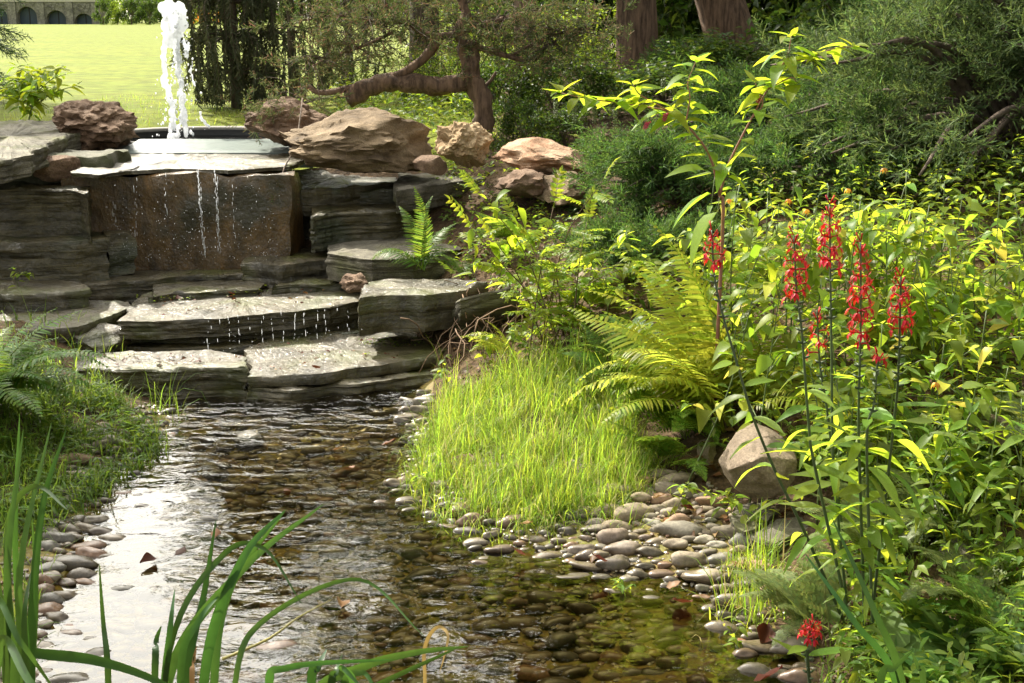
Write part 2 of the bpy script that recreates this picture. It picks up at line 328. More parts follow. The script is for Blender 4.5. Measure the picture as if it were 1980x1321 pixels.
def groundmat(name, cols, scale, bump, bsc, dist=.02, rough=.95, fine=60, stretch=(1, 1, 1)):
    m, N, L, out = newmat(name)
    tc = N('ShaderNodeTexCoord'); mpg = N('ShaderNodeMapping'); mpg.inputs['Scale'].default_value = stretch; L(tc.outputs['Object'], mpg.inputs['Vector']); n = N('ShaderNodeTexNoise'); n.inputs['Scale'].default_value = scale; n.inputs['Detail'].default_value = 9; n.inputs['Roughness'].default_value = .7; L(mpg.outputs[0], n.inputs['Vector'])
    k = len(cols); r = ramp(N, [(.3 + .4 * i / (k - 1), c) for i, c in enumerate(cols)]); L(n.outputs['Fac'], r.inputs[0])
    n2 = N('ShaderNodeTexNoise'); n2.inputs['Scale'].default_value = fine; n2.inputs['Detail'].default_value = 5; L(tc.outputs['Object'], n2.inputs['Vector'])
    v = N('ShaderNodeMapRange'); L(n2.outputs['Fac'], v.inputs['Value']); v.inputs['From Min'].default_value = .3; v.inputs['From Max'].default_value = .7; v.inputs['To Min'].default_value = .6; v.inputs['To Max'].default_value = 1.4
    h = N('ShaderNodeHueSaturation'); L(r.outputs[0], h.inputs['Color']); L(v.outputs[0], h.inputs['Value'])
    b = N('ShaderNodeBsdfPrincipled'); L(h.outputs[0], b.inputs['Base Color']); b.inputs['Roughness'].default_value = rough; b.inputs['Specular IOR Level'].default_value = .2
    nb = N('ShaderNodeTexNoise'); nb.inputs['Scale'].default_value = bsc; nb.inputs['Detail'].default_value = 8; L(tc.outputs['Object'], nb.inputs['Vector'])
    bp = N('ShaderNodeBump'); bp.inputs['Strength'].default_value = bump; bp.inputs['Distance'].default_value = dist; L(nb.outputs['Fac'], bp.inputs['Height']); L(bp.outputs[0], b.inputs['Normal'])
    L(b.outputs[0], out.inputs['Surface'])
    return m
M_soil = groundmat('soil', [(.018, .012, .007), (.05, .032, .018), (.10, .065, .035), (.035, .03, .012)], 9, .8, 40)
M_lawn = groundmat('lawn_grass', [(.075, .105, .007), (.13, .15, .013), (.095, .125, .009), (.18, .175, .028)], .55, .6, 30, .05, fine=5, stretch=(.35, 1.4, 1))
M_bed = groundmat('stream_silt', [(.05, .045, .012), (.13, .12, .025), (.15, .105, .03), (.10, .105, .02)], 6, .5, 30, rough=.6)
lawn = tag(link('lawn', submesh('lawn', is_lawn, M_lawn)), 'wide sunlit mown lawn behind the fountain', 'lawn', kind='structure')
bed = tag(link('stream_bed', submesh('stream_bed', in_stream, M_bed)), 'shallow silty stream bed lined with river cobbles', 'stream bed', kind='structure')
soil = tag(link('garden_soil', submesh('garden_soil', ~is_lawn & ~in_stream, M_soil)), 'brown garden soil and leaf litter of the banks', 'soil', kind='structure')

# ------------------------------------------------------------------ stream water
M_water = water_mat('stream_water')
wx = np.linspace(-2.2, 1.5, 40); wy = np.linspace(1.0, 6.25, 50); WX, WY = np.meshgrid(wx, wy)
wi = np.arange(WX.size).reshape(WX.shape)
tag(link('stream_water', fastmesh('stream_water', np.stack([WX.ravel(), WY.ravel(), 0 * WX.ravel()], 1),
    np.stack([wi[:-1, :-1], wi[:-1, 1:], wi[1:, 1:], wi[1:, :-1]], -1).reshape(-1, 4), M_water)), 'shallow rippling stream water mirroring the bright sky', 'water', kind='structure')

# ================================================================== stone
C_sch = [(.02, .016, .006), (.05, .041, .018), (.092, .075, .038), (.15, .125, .075)]
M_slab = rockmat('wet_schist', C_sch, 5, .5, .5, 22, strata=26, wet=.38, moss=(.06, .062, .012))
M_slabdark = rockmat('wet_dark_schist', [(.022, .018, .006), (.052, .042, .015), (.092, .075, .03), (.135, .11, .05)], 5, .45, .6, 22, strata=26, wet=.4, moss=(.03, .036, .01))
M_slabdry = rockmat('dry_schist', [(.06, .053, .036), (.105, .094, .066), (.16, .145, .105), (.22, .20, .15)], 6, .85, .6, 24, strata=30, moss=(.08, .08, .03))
M_face = rockmat('stained_waterfall_stone', [(.028, .017, .007), (.08, .047, .015), (.13, .075, .022), (.24, .12, .028)], 4, .35, .8, 14, stretch=(2.2, 2.2, .9), wet=.45, moss=(.035, .03, .012))
M_brown = rockmat('brown_boulder', [(.06, .040, .022), (.145, .10, .055), (.25, .18, .105), (.185, .125, .065)], 4, .9, 1.0, 12, strata=0, stretch=(1, 1, 1.8))
M_redrock = rockmat('red_brown_boulder', [(.06, .036, .022), (.13, .077, .045), (.21, .135, .085), (.26, .18, .12)], 5, .9, 1.0, 16)
M_gold = rockmat('golden_boulder', [(.16, .10, .05), (.30, .20, .10), (.42, .31, .18), (.36, .22, .10)], 5, .9, .8, 16)
M_orange = rockmat('orange_boulder', [(.17, .085, .045), (.32, .18, .10), (.46, .32, .21), (.34, .19, .10)], 5, .9, .8, 16, stretch=(1, 1, 2.5))
M_greyb = rockmat('grey_tan_boulder', [(.085, .062, .04), (.15, .112, .075), (.20, .152, .105), (.25, .20, .14)], 3, .85, .35, 10)
M_mortar = rockmat('mortar', [(.08, .08, .06), (.14, .135, .10), (.19, .18, .13)], 7, .9, .6, 22, moss=(.05, .055, .02))

def resample(P, step):
    P = [np.array(p) for p in P]; out = []
    for a, b in zip(P, P[1:] + P[:1]):
        n = max(1, int(np.linalg.norm(b[:2] - a[:2]) / step)); out += [a + (b - a) * i / n for i in range(n)]
    return np.array(out)
def slab(name, label, pts, z, th, mat, cat='stone slab', step=.02, amp=.015, strata=.04, under=.02, seed=0, group=None, rough_top=.011):
    P = []
    for p in pts:
        q = G(p[0], p[1], p[2] if len(p) > 2 else z); P.append((q.x, q.y, q.z))
    a = sum(p[0] * q[1] - q[0] * p[1] for p, q in zip(P, P[1:] + P[:1]))
    if a < 0: P = P[::-1]
    O = resample(P, step); n = len(O); rs = random.Random(seed * 13 + 5)
    t = np.roll(O, -1, 0)[:, :2] - np.roll(O, 1, 0)[:, :2]; t /= np.linalg.norm(t, axis=1, keepdims=True) + 1e-9
    nrm = np.stack([t[:, 1], -t[:, 0]], 1)
    so = seed * 7.7
    base = np.array([noise.noise((o[0] * 6 + so, o[1] * 6, 1)) * amp * 1.7 + noise.noise((o[0] * 2.2 + so, o[1] * 2.2, 8)) * amp * 2 + noise.noise((o[0] * 22 + so, o[1] * 22, 5)) * amp * .7 for o in O])
    rings = []; zt = 0.0; k = 0
    def ring(off, dz):
        r = O.copy(); r[:, :2] += nrm * off[:, None]; r[:, 2] += dz; return r
    while zt < th - 1e-4:
        h = min(strata * rs.choice((.3, .45, .7, 1, 1.5, 2.4)), th - zt)
        if th - zt - h < strata * .4: h = th - zt
        led = np.array([max(0, noise.noise((o[0] * 3.1 + so, o[1] * 3.1, k * 4.1 + so)) + .15) for o in O]) * (0 if k == 0 else under * rs.uniform(.6, 2.2))
        wob = np.array([noise.noise((o[0] * 3.3, o[1] * 3.3 + so, k * 2.7)) for o in O]) * min(h * .5, .014)
        nsub = 1 + int(h / .02)
        for q in range(nsub + 1):
            u = q / nsub; zz = zt + h * u
            lay = np.array([noise.noise((o[0] * 8 + so, o[1] * 8, zz * 20 + so)) * amp * .9 + noise.noise((o[0] * 28, o[1] * 28 + so, zz * 60)) * amp * .5 for o in O])
            e = .005 * (1 - min(1, 4 * min(u, 1 - u)))
            r = ring(base + lay - led - e, -zz - (.0008 if q == 0 and k else 0)); 
            if k: r[:, 2] += wob * (1 if zz < th - .001 else 0)
            rings.append(r)
        zt += h; k += 1
    c = O.mean(0); top = []
    for f in (.97, .92, .84, .74, .62, .48, .34, .2):
        r = c + (rings[0] - c) * f
        r[:, 2] += [noise.noise((q[0] * 7 + so, q[1] * 7, 9)) * rough_top * 1.6 + noise.noise((q[0] * 25, q[1] * 25 + so, 2)) * rough_top * .8 for q in r]
        top.append(r)
    allr = top[::-1] + rings
    V = np.concatenate([*allr, c[None], (c - [0, 0, th])[None]]); nr = len(allr)
    i = np.arange(n); j = (i + 1) % n
    F4 = np.concatenate([np.stack([k2 * n + i, (k2 + 1) * n + i, (k2 + 1) * n + j, k2 * n + j], 1) for k2 in range(nr - 1)])
    F3 = np.concatenate([np.stack([np.full(n, nr * n), i, j], 1), np.stack([np.full(n, nr * n + 1), (nr - 1) * n + j, (nr - 1) * n + i], 1)])
    V = V - c; me = fastmesh(name, V, [F4, F3], mat); me.set_sharp_from_angle(angle=R(42))
    return tag(link(name, me, loc=c), label, cat, group, 'thing')

def rock(name, label, box, d, depth, mat, seed, sub=4, cuts=9, lump=.16, ridg=.05, squash=None, cat='boulder', group=None, rot=0, zfix=None, top=None, bot=None, cutlo=.55, cuthi=.85, pit=0):
    x0, y0, x1, y1 = box; c = D((x0 + x1) / 2, (y0 + y1) / 2, d)
    W = D(x1, (y0 + y1) / 2, d).x - D(x0, (y0 + y1) / 2, d).x; Hh = D((x0 + x1) / 2, y0, d).z - D((x0 + x1) / 2, y1, d).z
    bm = bmesh.new(); bmesh.ops.create_icosphere(bm, subdivisions=sub, radius=1)
    V = np.array([v.co[:] for v in bm.verts]); Fc = np.array([[v.index for v in f.verts] for f in bm.faces]); bm.free()
    rs = np.random.default_rng(seed); so = seed * 3.1
    V *= (1 + np.array([noise.noise((v[0] * 1.1 + so, v[1] * 1.1, v[2] * 1.1)) for v in V]) * lump * 1.6)[:, None]
    for _ in range(cuts):
        nn = rs.normal(size=3); nn /= np.linalg.norm(nn); dd = rs.uniform(cutlo, cuthi); s = V @ nn
        ov = s > dd; V[ov] -= nn[None] * ((s[ov] - dd) * .93)[:, None]
    nv = V / np.linalg.norm(V, axis=1, keepdims=True)
    dsp = np.array([(noise.hetero_terrain((v[0] * 2.6 + so, v[1] * 2.6, v[2] * 2.6), .8, 2.1, 6, .6) - .6) * ridg + noise.noise((v[0] * 9 + so, v[1] * 9, v[2] * 9)) * ridg * .5 for v in V])
    dsp += ridg * .9 * np.array([noise.ridged_multi_fractal((v[0] * 1.9 + so, v[1] * 1.9, v[2] * 2.6), 1.0, 2.1, 5, 1.0, 2.0) * .35 - .4 for v in V])
    if pit: dsp -= pit * np.array([max(0, .25 - abs(noise.noise((v[0] * 4 + so, v[1] * 4, v[2] * 4)))) for v in V])
    V = V + nv * dsp[:, None]
    if rot: 
        ca, sa = math.cos(rot), math.sin(rot); V = V @ np.array([[ca, 0, sa], [0, 1, 0], [-sa, 0, ca]])
    lo, hi = V.min(0), V.max(0); V = (V - (lo + hi) / 2) / (hi - lo) * np.array([W, depth, Hh])
    if top:
        U = V / np.array([W, depth, Hh]); s_ = np.clip(U[:, 2] / (.5 * np.sqrt(np.clip(1 - (2 * U[:, 0]) ** 2, 0, 1)) + .06), -1, 1)
        ta = np.array(top); ba = np.array(bot); zt = np.interp(U[:, 0], ta[:, 0], ta[:, 1]); zb = np.interp(U[:, 0], ba[:, 0], ba[:, 1]); flat = 1 - .55 * np.abs(2 * U[:, 1]) ** 1.5
        zm = (zt + zb) / 2; V[:, 2] = (zm + (zt - zb) / 2 * s_ * flat ** .3) * Hh
    me = fastmesh(name, V, Fc, mat); me.set_sharp_from_angle(angle=R(38))
    return tag(link(name, me, loc=c), label, cat, group, 'thing')

def roughblock(name, label, c, dims, mat, seed, amp=.02, seg=.03, rotz=0, tilt=0, cat='stone block', vertical=False, group=None):
    nx, ny, nzz = [max(2, int(v / seg)) for v in dims]
    bm = bmesh.new(); bmesh.ops.create_cube(bm, size=1)
    bm.free(); V = []; F4 = []; so = seed * 5.3
    def side(o, a, b, na, nb):
        base = len(V)
        for i in range(na + 1):
            for j in range(nb + 1): V.append(np.array(o) + np.array(a) * (i / na) + np.array(b) * (j / nb))
        for i in range(na):
            for j in range(nb): q = base + i * (nb + 1) + j; F4.append((q, q + nb + 1, q + nb + 2, q + 1))
    side((-.5, -.5, -.5), (1, 0, 0), (0, 0, 1), nx, nzz); side((.5, .5, -.5), (-1, 0, 0), (0, 0, 1), nx, nzz)
    side((-.5, .5, -.5), (0, -1, 0), (0, 0, 1), ny, nzz); side((.5, -.5, -.5), (0, 1, 0), (0, 0, 1), ny, nzz)
    side((-.5, -.5, .5), (1, 0, 0), (0, 1, 0), nx, ny); side((-.5, .5, -.5), (1, 0, 0), (0, -1, 0), nx, ny)
    A = np.array(V)
    bulge = 1 - .05 * (np.abs(A * 2) ** 4).sum(1)[:, None] / 3
    A = A * bulge * np.array(dims)
    q = A * ((3.4, 3.4, 2.0) if vertical else (4, 4, 9))
    nn = np.array([[noise.noise((v[0] + so + o, v[1], v[2])) + .5 * noise.noise((v[0] * 3 + so, v[1] * 3 + o, v[2] * 3)) for o in (0, 17, 31)] for v in q])
    A = A + nn * amp
    me = fastmesh(name, A, np.array(F4), mat)
    bm = bmesh.new(); bm.from_mesh(me); bmesh.ops.remove_doubles(bm, verts=bm.verts, dist=.0005); bm.to_mesh(me); bm.free(); me.set_sharp_from_angle(angle=R(40))
    o = link(name, me, loc=c); o.rotation_euler = (tilt, 0, rotz)
    return tag(o, label, cat, group, 'thing')

S = slab
S('stone_slab', 'lowest wet ledge slab on the fern side of the cascade, square right end', [(150,712),(300,716),(478,712),(470,692),(440,681),(250,678),(150,684)], .15, .24, M_slab, seed=1, strata=.05)
S('stone_slab', 'lowest broad mossy slab of the cascade, water sheeting off its front', [(474,752),(560,757),(640,748),(740,738),(850,722),(900,690),(800,660),(560,662),(474,690)], .055, .16, M_slab, seed=2)
S('stone_slab', 'thin mossy layer lying on the lowest broad cascade slab', [(482,728),(600,724),(690,712),(760,702),(850,690),(885,662),(780,636),(560,640),(470,676)], .115, .055, M_slab, seed=3)
S('stone_slab', 'large middle cascade slab with bright wet top and dripping layered front', [(222,622),(300,622),(420,617),(560,603),(640,595),(705,578),(712,545),(560,535),(300,555),(255,588)], .27, .10, M_slab, seed=4, strata=.022)
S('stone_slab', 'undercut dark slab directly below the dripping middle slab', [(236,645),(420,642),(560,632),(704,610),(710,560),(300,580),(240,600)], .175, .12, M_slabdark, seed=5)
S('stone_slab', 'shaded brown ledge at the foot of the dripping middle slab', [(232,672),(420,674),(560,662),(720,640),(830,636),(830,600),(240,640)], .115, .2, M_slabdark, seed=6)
S('stone_slab', 'thin ledge with dark broken edge on top of the middle slab', [(285,577),(340,568),(400,566),(500,560),(520,546),(400,532),(300,538)], .305, .05, M_slab, seed=7, strata=.02)
S('stone_slab', 'thin straight ledge beside the small red rock', [(525,556),(560,551),(660,550),(700,546),(710,525),(560,522),(530,535)], .315, .06, M_slab, seed=8, strata=.02)
S('stone_slab', 'flat splash slab at the foot of the waterfall', [(150,550),(260,543),(350,534),(480,531),(540,520),(640,530),(700,525),(700,500),(200,497),(140,520)], .335, .2, M_slab, seed=9, strata=.02)
S('stone_slab', 'pale flat slab beside the fern fronds, tapering to a point', [(-60,640),(60,640),(150,632),(255,592),(250,583),(100,575),(-60,580)], .265, .26, M_slab, seed=10, strata=.02)
S('stone_slab', 'low rounded slab in front of the big dark shaded slab', [(-60,574),(60,570),(120,567),(172,560),(160,545),(90,538),(-60,540)], .36, .12, M_slab, seed=11)
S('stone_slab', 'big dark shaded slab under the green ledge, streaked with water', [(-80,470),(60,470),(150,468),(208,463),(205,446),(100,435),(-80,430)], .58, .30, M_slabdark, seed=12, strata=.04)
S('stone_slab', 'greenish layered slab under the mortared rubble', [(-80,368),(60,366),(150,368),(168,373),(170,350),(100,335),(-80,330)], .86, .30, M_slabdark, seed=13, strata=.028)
S('stone_slab', 'large top slab with rippled grey surface beside the lumpy brown boulder', [(-100,318),(0,312),(55,300),(90,278),(150,258),(200,246),(205,236),(60,233),(-100,238)], 1.10, .12, M_slabdry, seed=14, strata=.04, rough_top=.02)
S('waterfall_lip', 'wet glittering lip slab that the waterfall pours over', [(140,334),(190,338),(250,330),(330,326),(440,330),(560,322),(588,312),(585,291),(270,291),(140,296)], .955, .022, M_slab, seed=15, strata=.02, under=.004, cat='stone slab')
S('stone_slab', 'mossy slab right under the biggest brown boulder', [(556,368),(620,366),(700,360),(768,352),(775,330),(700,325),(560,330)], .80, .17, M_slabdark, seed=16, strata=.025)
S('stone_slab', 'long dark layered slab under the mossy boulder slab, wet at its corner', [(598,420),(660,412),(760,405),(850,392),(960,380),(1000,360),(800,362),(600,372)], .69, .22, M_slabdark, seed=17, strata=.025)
S('stone_slab', 'pale dry slab sloping behind the small upright fern', [(632,490),(720,502),(800,499),(880,482),(960,462),(980,436),(800,440),(640,462)], .50, .16, M_slabdry, seed=18, strata=.03)
S('stone_slab', 'wet angular block at the right foot of the waterfall', [(468,508),(545,514),(640,503),(650,468),(560,465),(490,475)], .42, .16, M_slab, seed=19, strata=.05)
S('stone_slab', 'thick grey block with smooth top at the right end of the middle slab', [(695,578),(740,572),(820,571),(895,562),(940,545),(760,538),(700,548)], .42, .20, M_slab, seed=20, strata=.09)
S('stone_slab', 'pale grey slab leaning below the brown dry roots', [(866,612,.26),(885,640,.20),(935,650,.18),(1020,590,.34),(985,555,.48),(890,578,.42)], .3, .09, M_slabdry, seed=21, strata=.03, rough_top=.01)
S('stone_slab', 'grey ledge between the mossy slab and the golden boulder', [(765,370),(850,358),(985,338),(1000,312),(850,312),(770,325)], .825, .14, M_slabdry, seed=22, strata=.03)
S('stone_slab', 'flat tan stone on the bank beside the angular boulder', [(1405,1000),(1440,1028),(1490,1018),(1520,990),(1470,972),(1420,976)], .11, .09, M_slabdry, seed=23, strata=.03)
S('stone_slab', 'flat pale stone under the red flower stems', [(1462,1035),(1500,1052),(1560,1040),(1610,1015),(1580,992),(1500,1006)], .11, .09, M_slabdry, seed=24, strata=.03)
# waterfall wall, splash block, mortared wall
p0 = D(150, 400, 7.85); p1 = D(580, 400, 7.85)
roughblock('waterfall_wall', 'rust-stained upright stone wall behind the falling water', ((p0.x + p1.x) / 2, 7.80, .615), (p1.x - p0.x, .44, .64), M_face, 31, amp=.04, seg=.018, vertical=True, cat='stone wall')
roughblock('stone_block', 'small dark upright block beside the foot of the waterfall', D(228, 492, 7.45), (.17, .2, .27), M_slabdark, 32, amp=.03, seg=.02, rotz=.5)
roughblock('mortar_wall', 'grey mortar bedding between the shaded ledge slabs', (D(40, 330, 7.9).x, 8.0, .78), (1.25, .5, .5), M_mortar, 33, amp=.03, cat='wall')
roughblock('mortar_wall', 'dark bedding wall under the boulder slabs', (D(700, 400, 8.2).x, 8.35, .5), (.95, .6, .55), M_slabdark, 34, amp=.03, cat='wall')
rock('rubble_stone', 'reddish stone bedded in mortar under the large top slab', (55, 300, 150, 352), 7.66, .2, M_redrock, 41, cat='stone')
rock('boulder', 'lumpy porous brown boulder beside the pool lip', (92, 192, 272, 296), 8.9, .7, M_redrock, 42, sub=5, cuts=6, lump=.3, ridg=.14, pit=.35)
rock('boulder', 'rounded red-brown boulder at the right edge of the pool lip', (474, 186, 640, 292), 8.75, .6, M_redrock, 43, sub=5, cuts=6, lump=.2, ridg=.1, pit=.2)
rock('boulder', 'biggest brown boulder, faceted, overhanging the dark slabs', (540, 198, 838, 348), 8.15, .85, M_brown, 48, sub=5, cuts=20, lump=.15, ridg=.11, cutlo=.6, cuthi=.9, top=[(-.5,.16),(-.42,.24),(-.3,.33),(-.12,.46),(0,.52),(.17,.46),(.37,.32),(.5,.12)], bot=[(-.5,-.06),(-.42,-.2),(-.25,-.37),(-.03,-.5),(.23,-.48),(.42,-.40),(.5,-.24)])
rock('boulder', 'golden knobbly boulder standing upright between two larger ones', (840, 232, 955, 326), 8.0, .42, M_gold, 45, sub=5, cuts=6, lump=.22, ridg=.12, pit=.3)
rock('boulder', 'orange sloping boulder beside the golden one', (950, 260, 1145, 345), 7.9, .6, M_orange, 46, sub=5, cuts=14, lump=.15, ridg=.07, top=[(-.5,.0),(-.4,.3),(-.2,.5),(.1,.46),(.35,.25),(.5,-.1)], bot=[(-.5,-.2),(-.2,-.5),(.5,-.4)])
rock('boulder', 'small reddish stone tucked against the biggest brown boulder', (800, 298, 865, 338), 7.85, .25, M_redrock, 47, sub=3)
rock('boulder', 'dark crumbly rock under the orange boulder', (955, 325, 1060, 385), 7.6, .4, M_redrock, 49, sub=4, ridg=.12)
rock('boulder', 'brown rock with creeping plants below the orange boulder', (1030, 330, 1150, 400), 7.5, .4, M_brown, 50, sub=4, ridg=.12)
rock('boulder', 'small reddish rock beside the thin straight ledge', (655, 528, 715, 565), 6.75, .2, M_redrock, 51, sub=4, ridg=.12, cat='rock')
rock('boulder', 'wet glossy rock between the lowest slab and the middle slab', (140, 622, 250, 690), 6.5, .4, M_slab, 52, sub=4, cat='rock')
rock('boulder', 'angular grey-tan boulder on the bank behind the flower stems', (1395, 838, 1535, 966), 4.15, .26, M_greyb, 62, sub=5, cuts=14, lump=.1, ridg=.03, rot=.3, cutlo=.5, cuthi=.8)
rock('boulder', 'dark shaded rock behind the angular boulder', (1330, 850, 1410, 945), 4.65, .3, M_greyb, 54, sub=4, ridg=.04)
rock('boulder', 'rounded stone half buried near the juniper', (1130, 252, 1195, 290), 8.6, .3, M_brown, 55, sub=4, cat='rock')
rock('boulder', 'grey rock under the juniper beside the yellow fern', (1115, 515, 1215, 560), 6.3, .3, M_greyb, 56, sub=4, cat='rock')
rock('boulder', 'pinkish rock among the leafy stems on the bank', (1870, 795, 1965, 862), 4.0, .2, M_greyb, 57, sub=4, cat='rock')
rock('boulder', 'tan stone under the big basal leaves', (1815, 1055, 1895, 1108), 3.5, .15, M_slabdry, 58, sub=4, cat='rock')
rock('stream_stone', 'single rounded dark stone standing in the stream with a brown leaf', (290, 905, 358, 935), 4.87, .11, M_slabdark, 59, sub=3, cuts=2, ridg=.02, cat='stone')
rock('stream_stone', 'rounded stone at the end of the left bank grass', (448, 834, 512, 864), 5.32, .12, M_slabdark, 60, sub=3, cuts=2, ridg=.02, cat='stone')
rock('stream_stone', 'flat stone at the edge of the left bank grass', (85, 932, 155, 968), 4.6, .14, M_slabdry, 61, sub=3, cuts=3, ridg=.02, cat='stone')

# ------------------------------------------------------------------ cobbles
def cob_mat():
    m, N, L, out = newmat('river_cobble')
    oi = N('ShaderNodeObjectInfo'); ge = N('ShaderNodeNewGeometry'); ad = N('ShaderNodeMath', operation='ADD'); L(oi.outputs['Random'], ad.inputs[0]); L(ge.outputs['Random Per Island'], ad.inputs[1])
    fr = N('ShaderNodeMath', operation='FRACT'); L(ad.outputs[0], fr.inputs[0])
    r = ramp(N, [(0, (.10, .085, .06)), (.25, (.17, .14, .10)), (.45, (.24, .19, .13)), (.6, (.13, .125, .105)), (.75, (.28, .17, .11)), (.88, (.20, .19, .16)), (1, (.33, .28, .21))]); L(fr.outputs[0], r.inputs[0])
    tc = N('ShaderNodeTexCoord'); n = N('ShaderNodeTexNoise'); n.inputs['Scale'].default_value = 70; n.inputs['Detail'].default_value = 8; n.inputs['Roughness'].default_value = .7; L(ge.outputs['Position'], n.inputs['Vector'])
    v = N('ShaderNodeMapRange'); L(n.outputs['Fac'], v.inputs['Value']); v.inputs['From Min'].default_value = .25; v.inputs['From Max'].default_value = .75; v.inputs['To Min'].default_value = .45; v.inputs['To Max'].default_value = 1.55
    h = N('ShaderNodeHueSaturation'); L(r.outputs[0], h.inputs['Color']); L(v.outputs[0], h.inputs['Value'])
    # wet below and just above the water line, dry higher up
    sp = N('ShaderNodeSeparateXYZ'); L(ge.outputs['Position'], sp.inputs[0])
    wl = N('ShaderNodeMapRange'); L(sp.outputs['Z'], wl.inputs['Value']); wl.inputs['From Min'].default_value = .036; wl.inputs['From Max'].default_value = .055
    hw = N('ShaderNodeHueSaturation'); L(h.outputs[0], hw.inputs['Color']); hw.inputs['Value'].default_value = .5; hw.inputs['Saturation'].default_value = 1.15
    mx = N('ShaderNodeMix', data_type='RGBA'); L(wl.outputs[0], mx.inputs['Factor']); L(hw.outputs[0], mx.inputs['A']); L(h.outputs[0], mx.inputs['B'])
    ro = N('ShaderNodeMapRange'); L(wl.outputs[0], ro.inputs['Value']); ro.inputs['To Min'].default_value = .28; ro.inputs['To Max'].default_value = .85
    b = N('ShaderNodeBsdfPrincipled'); L(mx.outputs['Result'], b.inputs['Base Color']); L(ro.outputs[0], b.inputs['Roughness'])
    bp = N('ShaderNodeBump'); bp.inputs['Strength'].default_value = .25; bp.inputs['Distance'].default_value = .006; L(n.outputs['Fac'], bp.inputs['Height']); L(bp.outputs[0], b.inputs['Normal'])
    L(b.outputs[0], out.inputs['Surface'])
    return m
M_cob = cob_mat()
def cob_template(seed, sub):
    bm = bmesh.new(); bmesh.ops.create_icosphere(bm, subdivisions=sub, radius=1)
    V = np.array([v.co[:] for v in bm.verts]); Fc = np.array([[v.index for v in f.verts] for f in bm.faces]); bm.free()
    V = np.sign(V) * np.abs(V) ** .92
    V *= (1 + np.array([noise.noise((v[0] * .9 + seed * 4.4, v[1] * .9, v[2] * .9)) * .42 + noise.noise((v[0] * 2.6 + seed * 4.4, v[1] * 2.6, v[2] * 2.6)) * .09 for v in V]))[:, None]
    return V * np.array([1.12, .56, .47]), Fc
cobT = [cob_template(s, 3) for s in range(10)]; cobM = [fastmesh('cobble', v, f, M_cob) for v, f in cobT]
cand = []; pts_c = []
rc = random.Random(3)
for _ in range(34000):
    x = rc.uniform(-1.85, 1.0); y = 2.75 + (6.0 - 2.75) * rc.random()
    rb = np.interp(y, [2.7, 3.1, 3.5, 3.9, 4.15, 4.5, 4.9, 5.6, 6.2], [.85, .86, .78, .88, .86, .62, -.3, -.4, -.4])
    if x > rb or x < np.interp(y, [2.7, 3.6, 4.6, 5.3, 5.8], [-1.35, -1.55, -1.78, -1.85, -1.6]): continue
    big = 1.12 if x > 0 and y < 4.6 else 1.0
    s = (.019 + .034 * rc.random() ** 1.3) * big
    if all((((x - q[0]) / (.86 * (s + q[2]))) ** 2 + ((y - q[1]) / (.62 * (s + q[2]))) ** 2) > 1 for q in pts_c): pts_c.append((x, y, s))
PC = np.array(pts_c); ZC = hgt_arr(PC[:, 0], PC[:, 1])
items = []
for (x, y, s), z in zip(pts_c, ZC):
    zz = z + s * .12 + rc.uniform(-.012, .012) + (rc.random() < .06) * .02
    px, py = pix((x, y, zz)); vis = (0 < px < 1980) and (0 < py < 1321)
    show = (1.0 if zz + s * .46 > 0 else .35) * s / y * (1 if vis else .01)
    rot = Euler((rc.uniform(-.15, .15), rc.uniform(-.2, .2), rc.gauss(0, .22)))
    items.append((show, x, y, zz, s * rc.uniform(.9, 1.15), rot, rc.randrange(10)))
items.sort(key=lambda t: -t[0])
for sh, x, y, z, s, rot, k in items[:290]:
    o = link('cobble', cobM[k], bed); o.location = (x, y, z); o.rotation_euler = rot; o.scale = (s * rc.uniform(.95, 1.25), s, s * rc.uniform(.9, 1.2))
mb = MB(); low = [cob_template(s, 2) for s in range(6)]
for sh, x, y, z, s, rot, k in items[290:]:
    M = np.array(Matrix.LocRotScale(Vector((x, y, z)), rot, Vector((s, s, s))))[None]; mb.inst(low[k % 6][0], (), low[k % 6][1], M)
gm = MB(); rg = np.random.default_rng(8); GPx = rg.uniform(-1.8, .95, 9000); GPy = rg.uniform(3.0, 5.8, 9000)
gk = (GPx < np.interp(GPy, [2.7, 3.1, 3.5, 3.9, 4.15, 4.5, 4.9, 5.6, 6.2], [.9, .92, .86, .95, .95, .72, -.25, -.36, -.36])); GPx, GPy = GPx[gk], GPy[gk]
gs = rg.uniform(.004, .012, len(GPx)); gz = hgt_arr(GPx, GPy) + gs * .3; ga = rg.uniform(0, 6.28, len(GPx)); GM = np.zeros((len(GPx), 4, 4)); GM[:, 0, 0] = np.cos(ga) * gs * 1.3; GM[:, 1, 0] = np.sin(ga) * gs * 1.3; GM[:, 0, 1] = -np.sin(ga) * gs; GM[:, 1, 1] = np.cos(ga) * gs; GM[:, 2, 2] = gs * .8; GM[:, :3, 3] = np.stack([GPx, GPy, gz], 1); GM[:, 3, 3] = 1
bmg = bmesh.new(); bmesh.ops.create_icosphere(bmg, subdivisions=1, radius=1); gV = np.array([v.co[:] for v in bmg.verts]) * rg.uniform(.8, 1.15, (len(bmg.verts), 1)); gF = np.array([[v.index for v in f.verts] for f in bmg.faces]); bmg.free()
gm.inst(gV, (), gF, GM); tag(link('gravel', gm.mesh('gravel', M_cob, False), bed), kind='stuff')
tag(link('submerged_cobbles', mb.mesh('submerged_cobbles', M_cob), bed), kind='stuff')

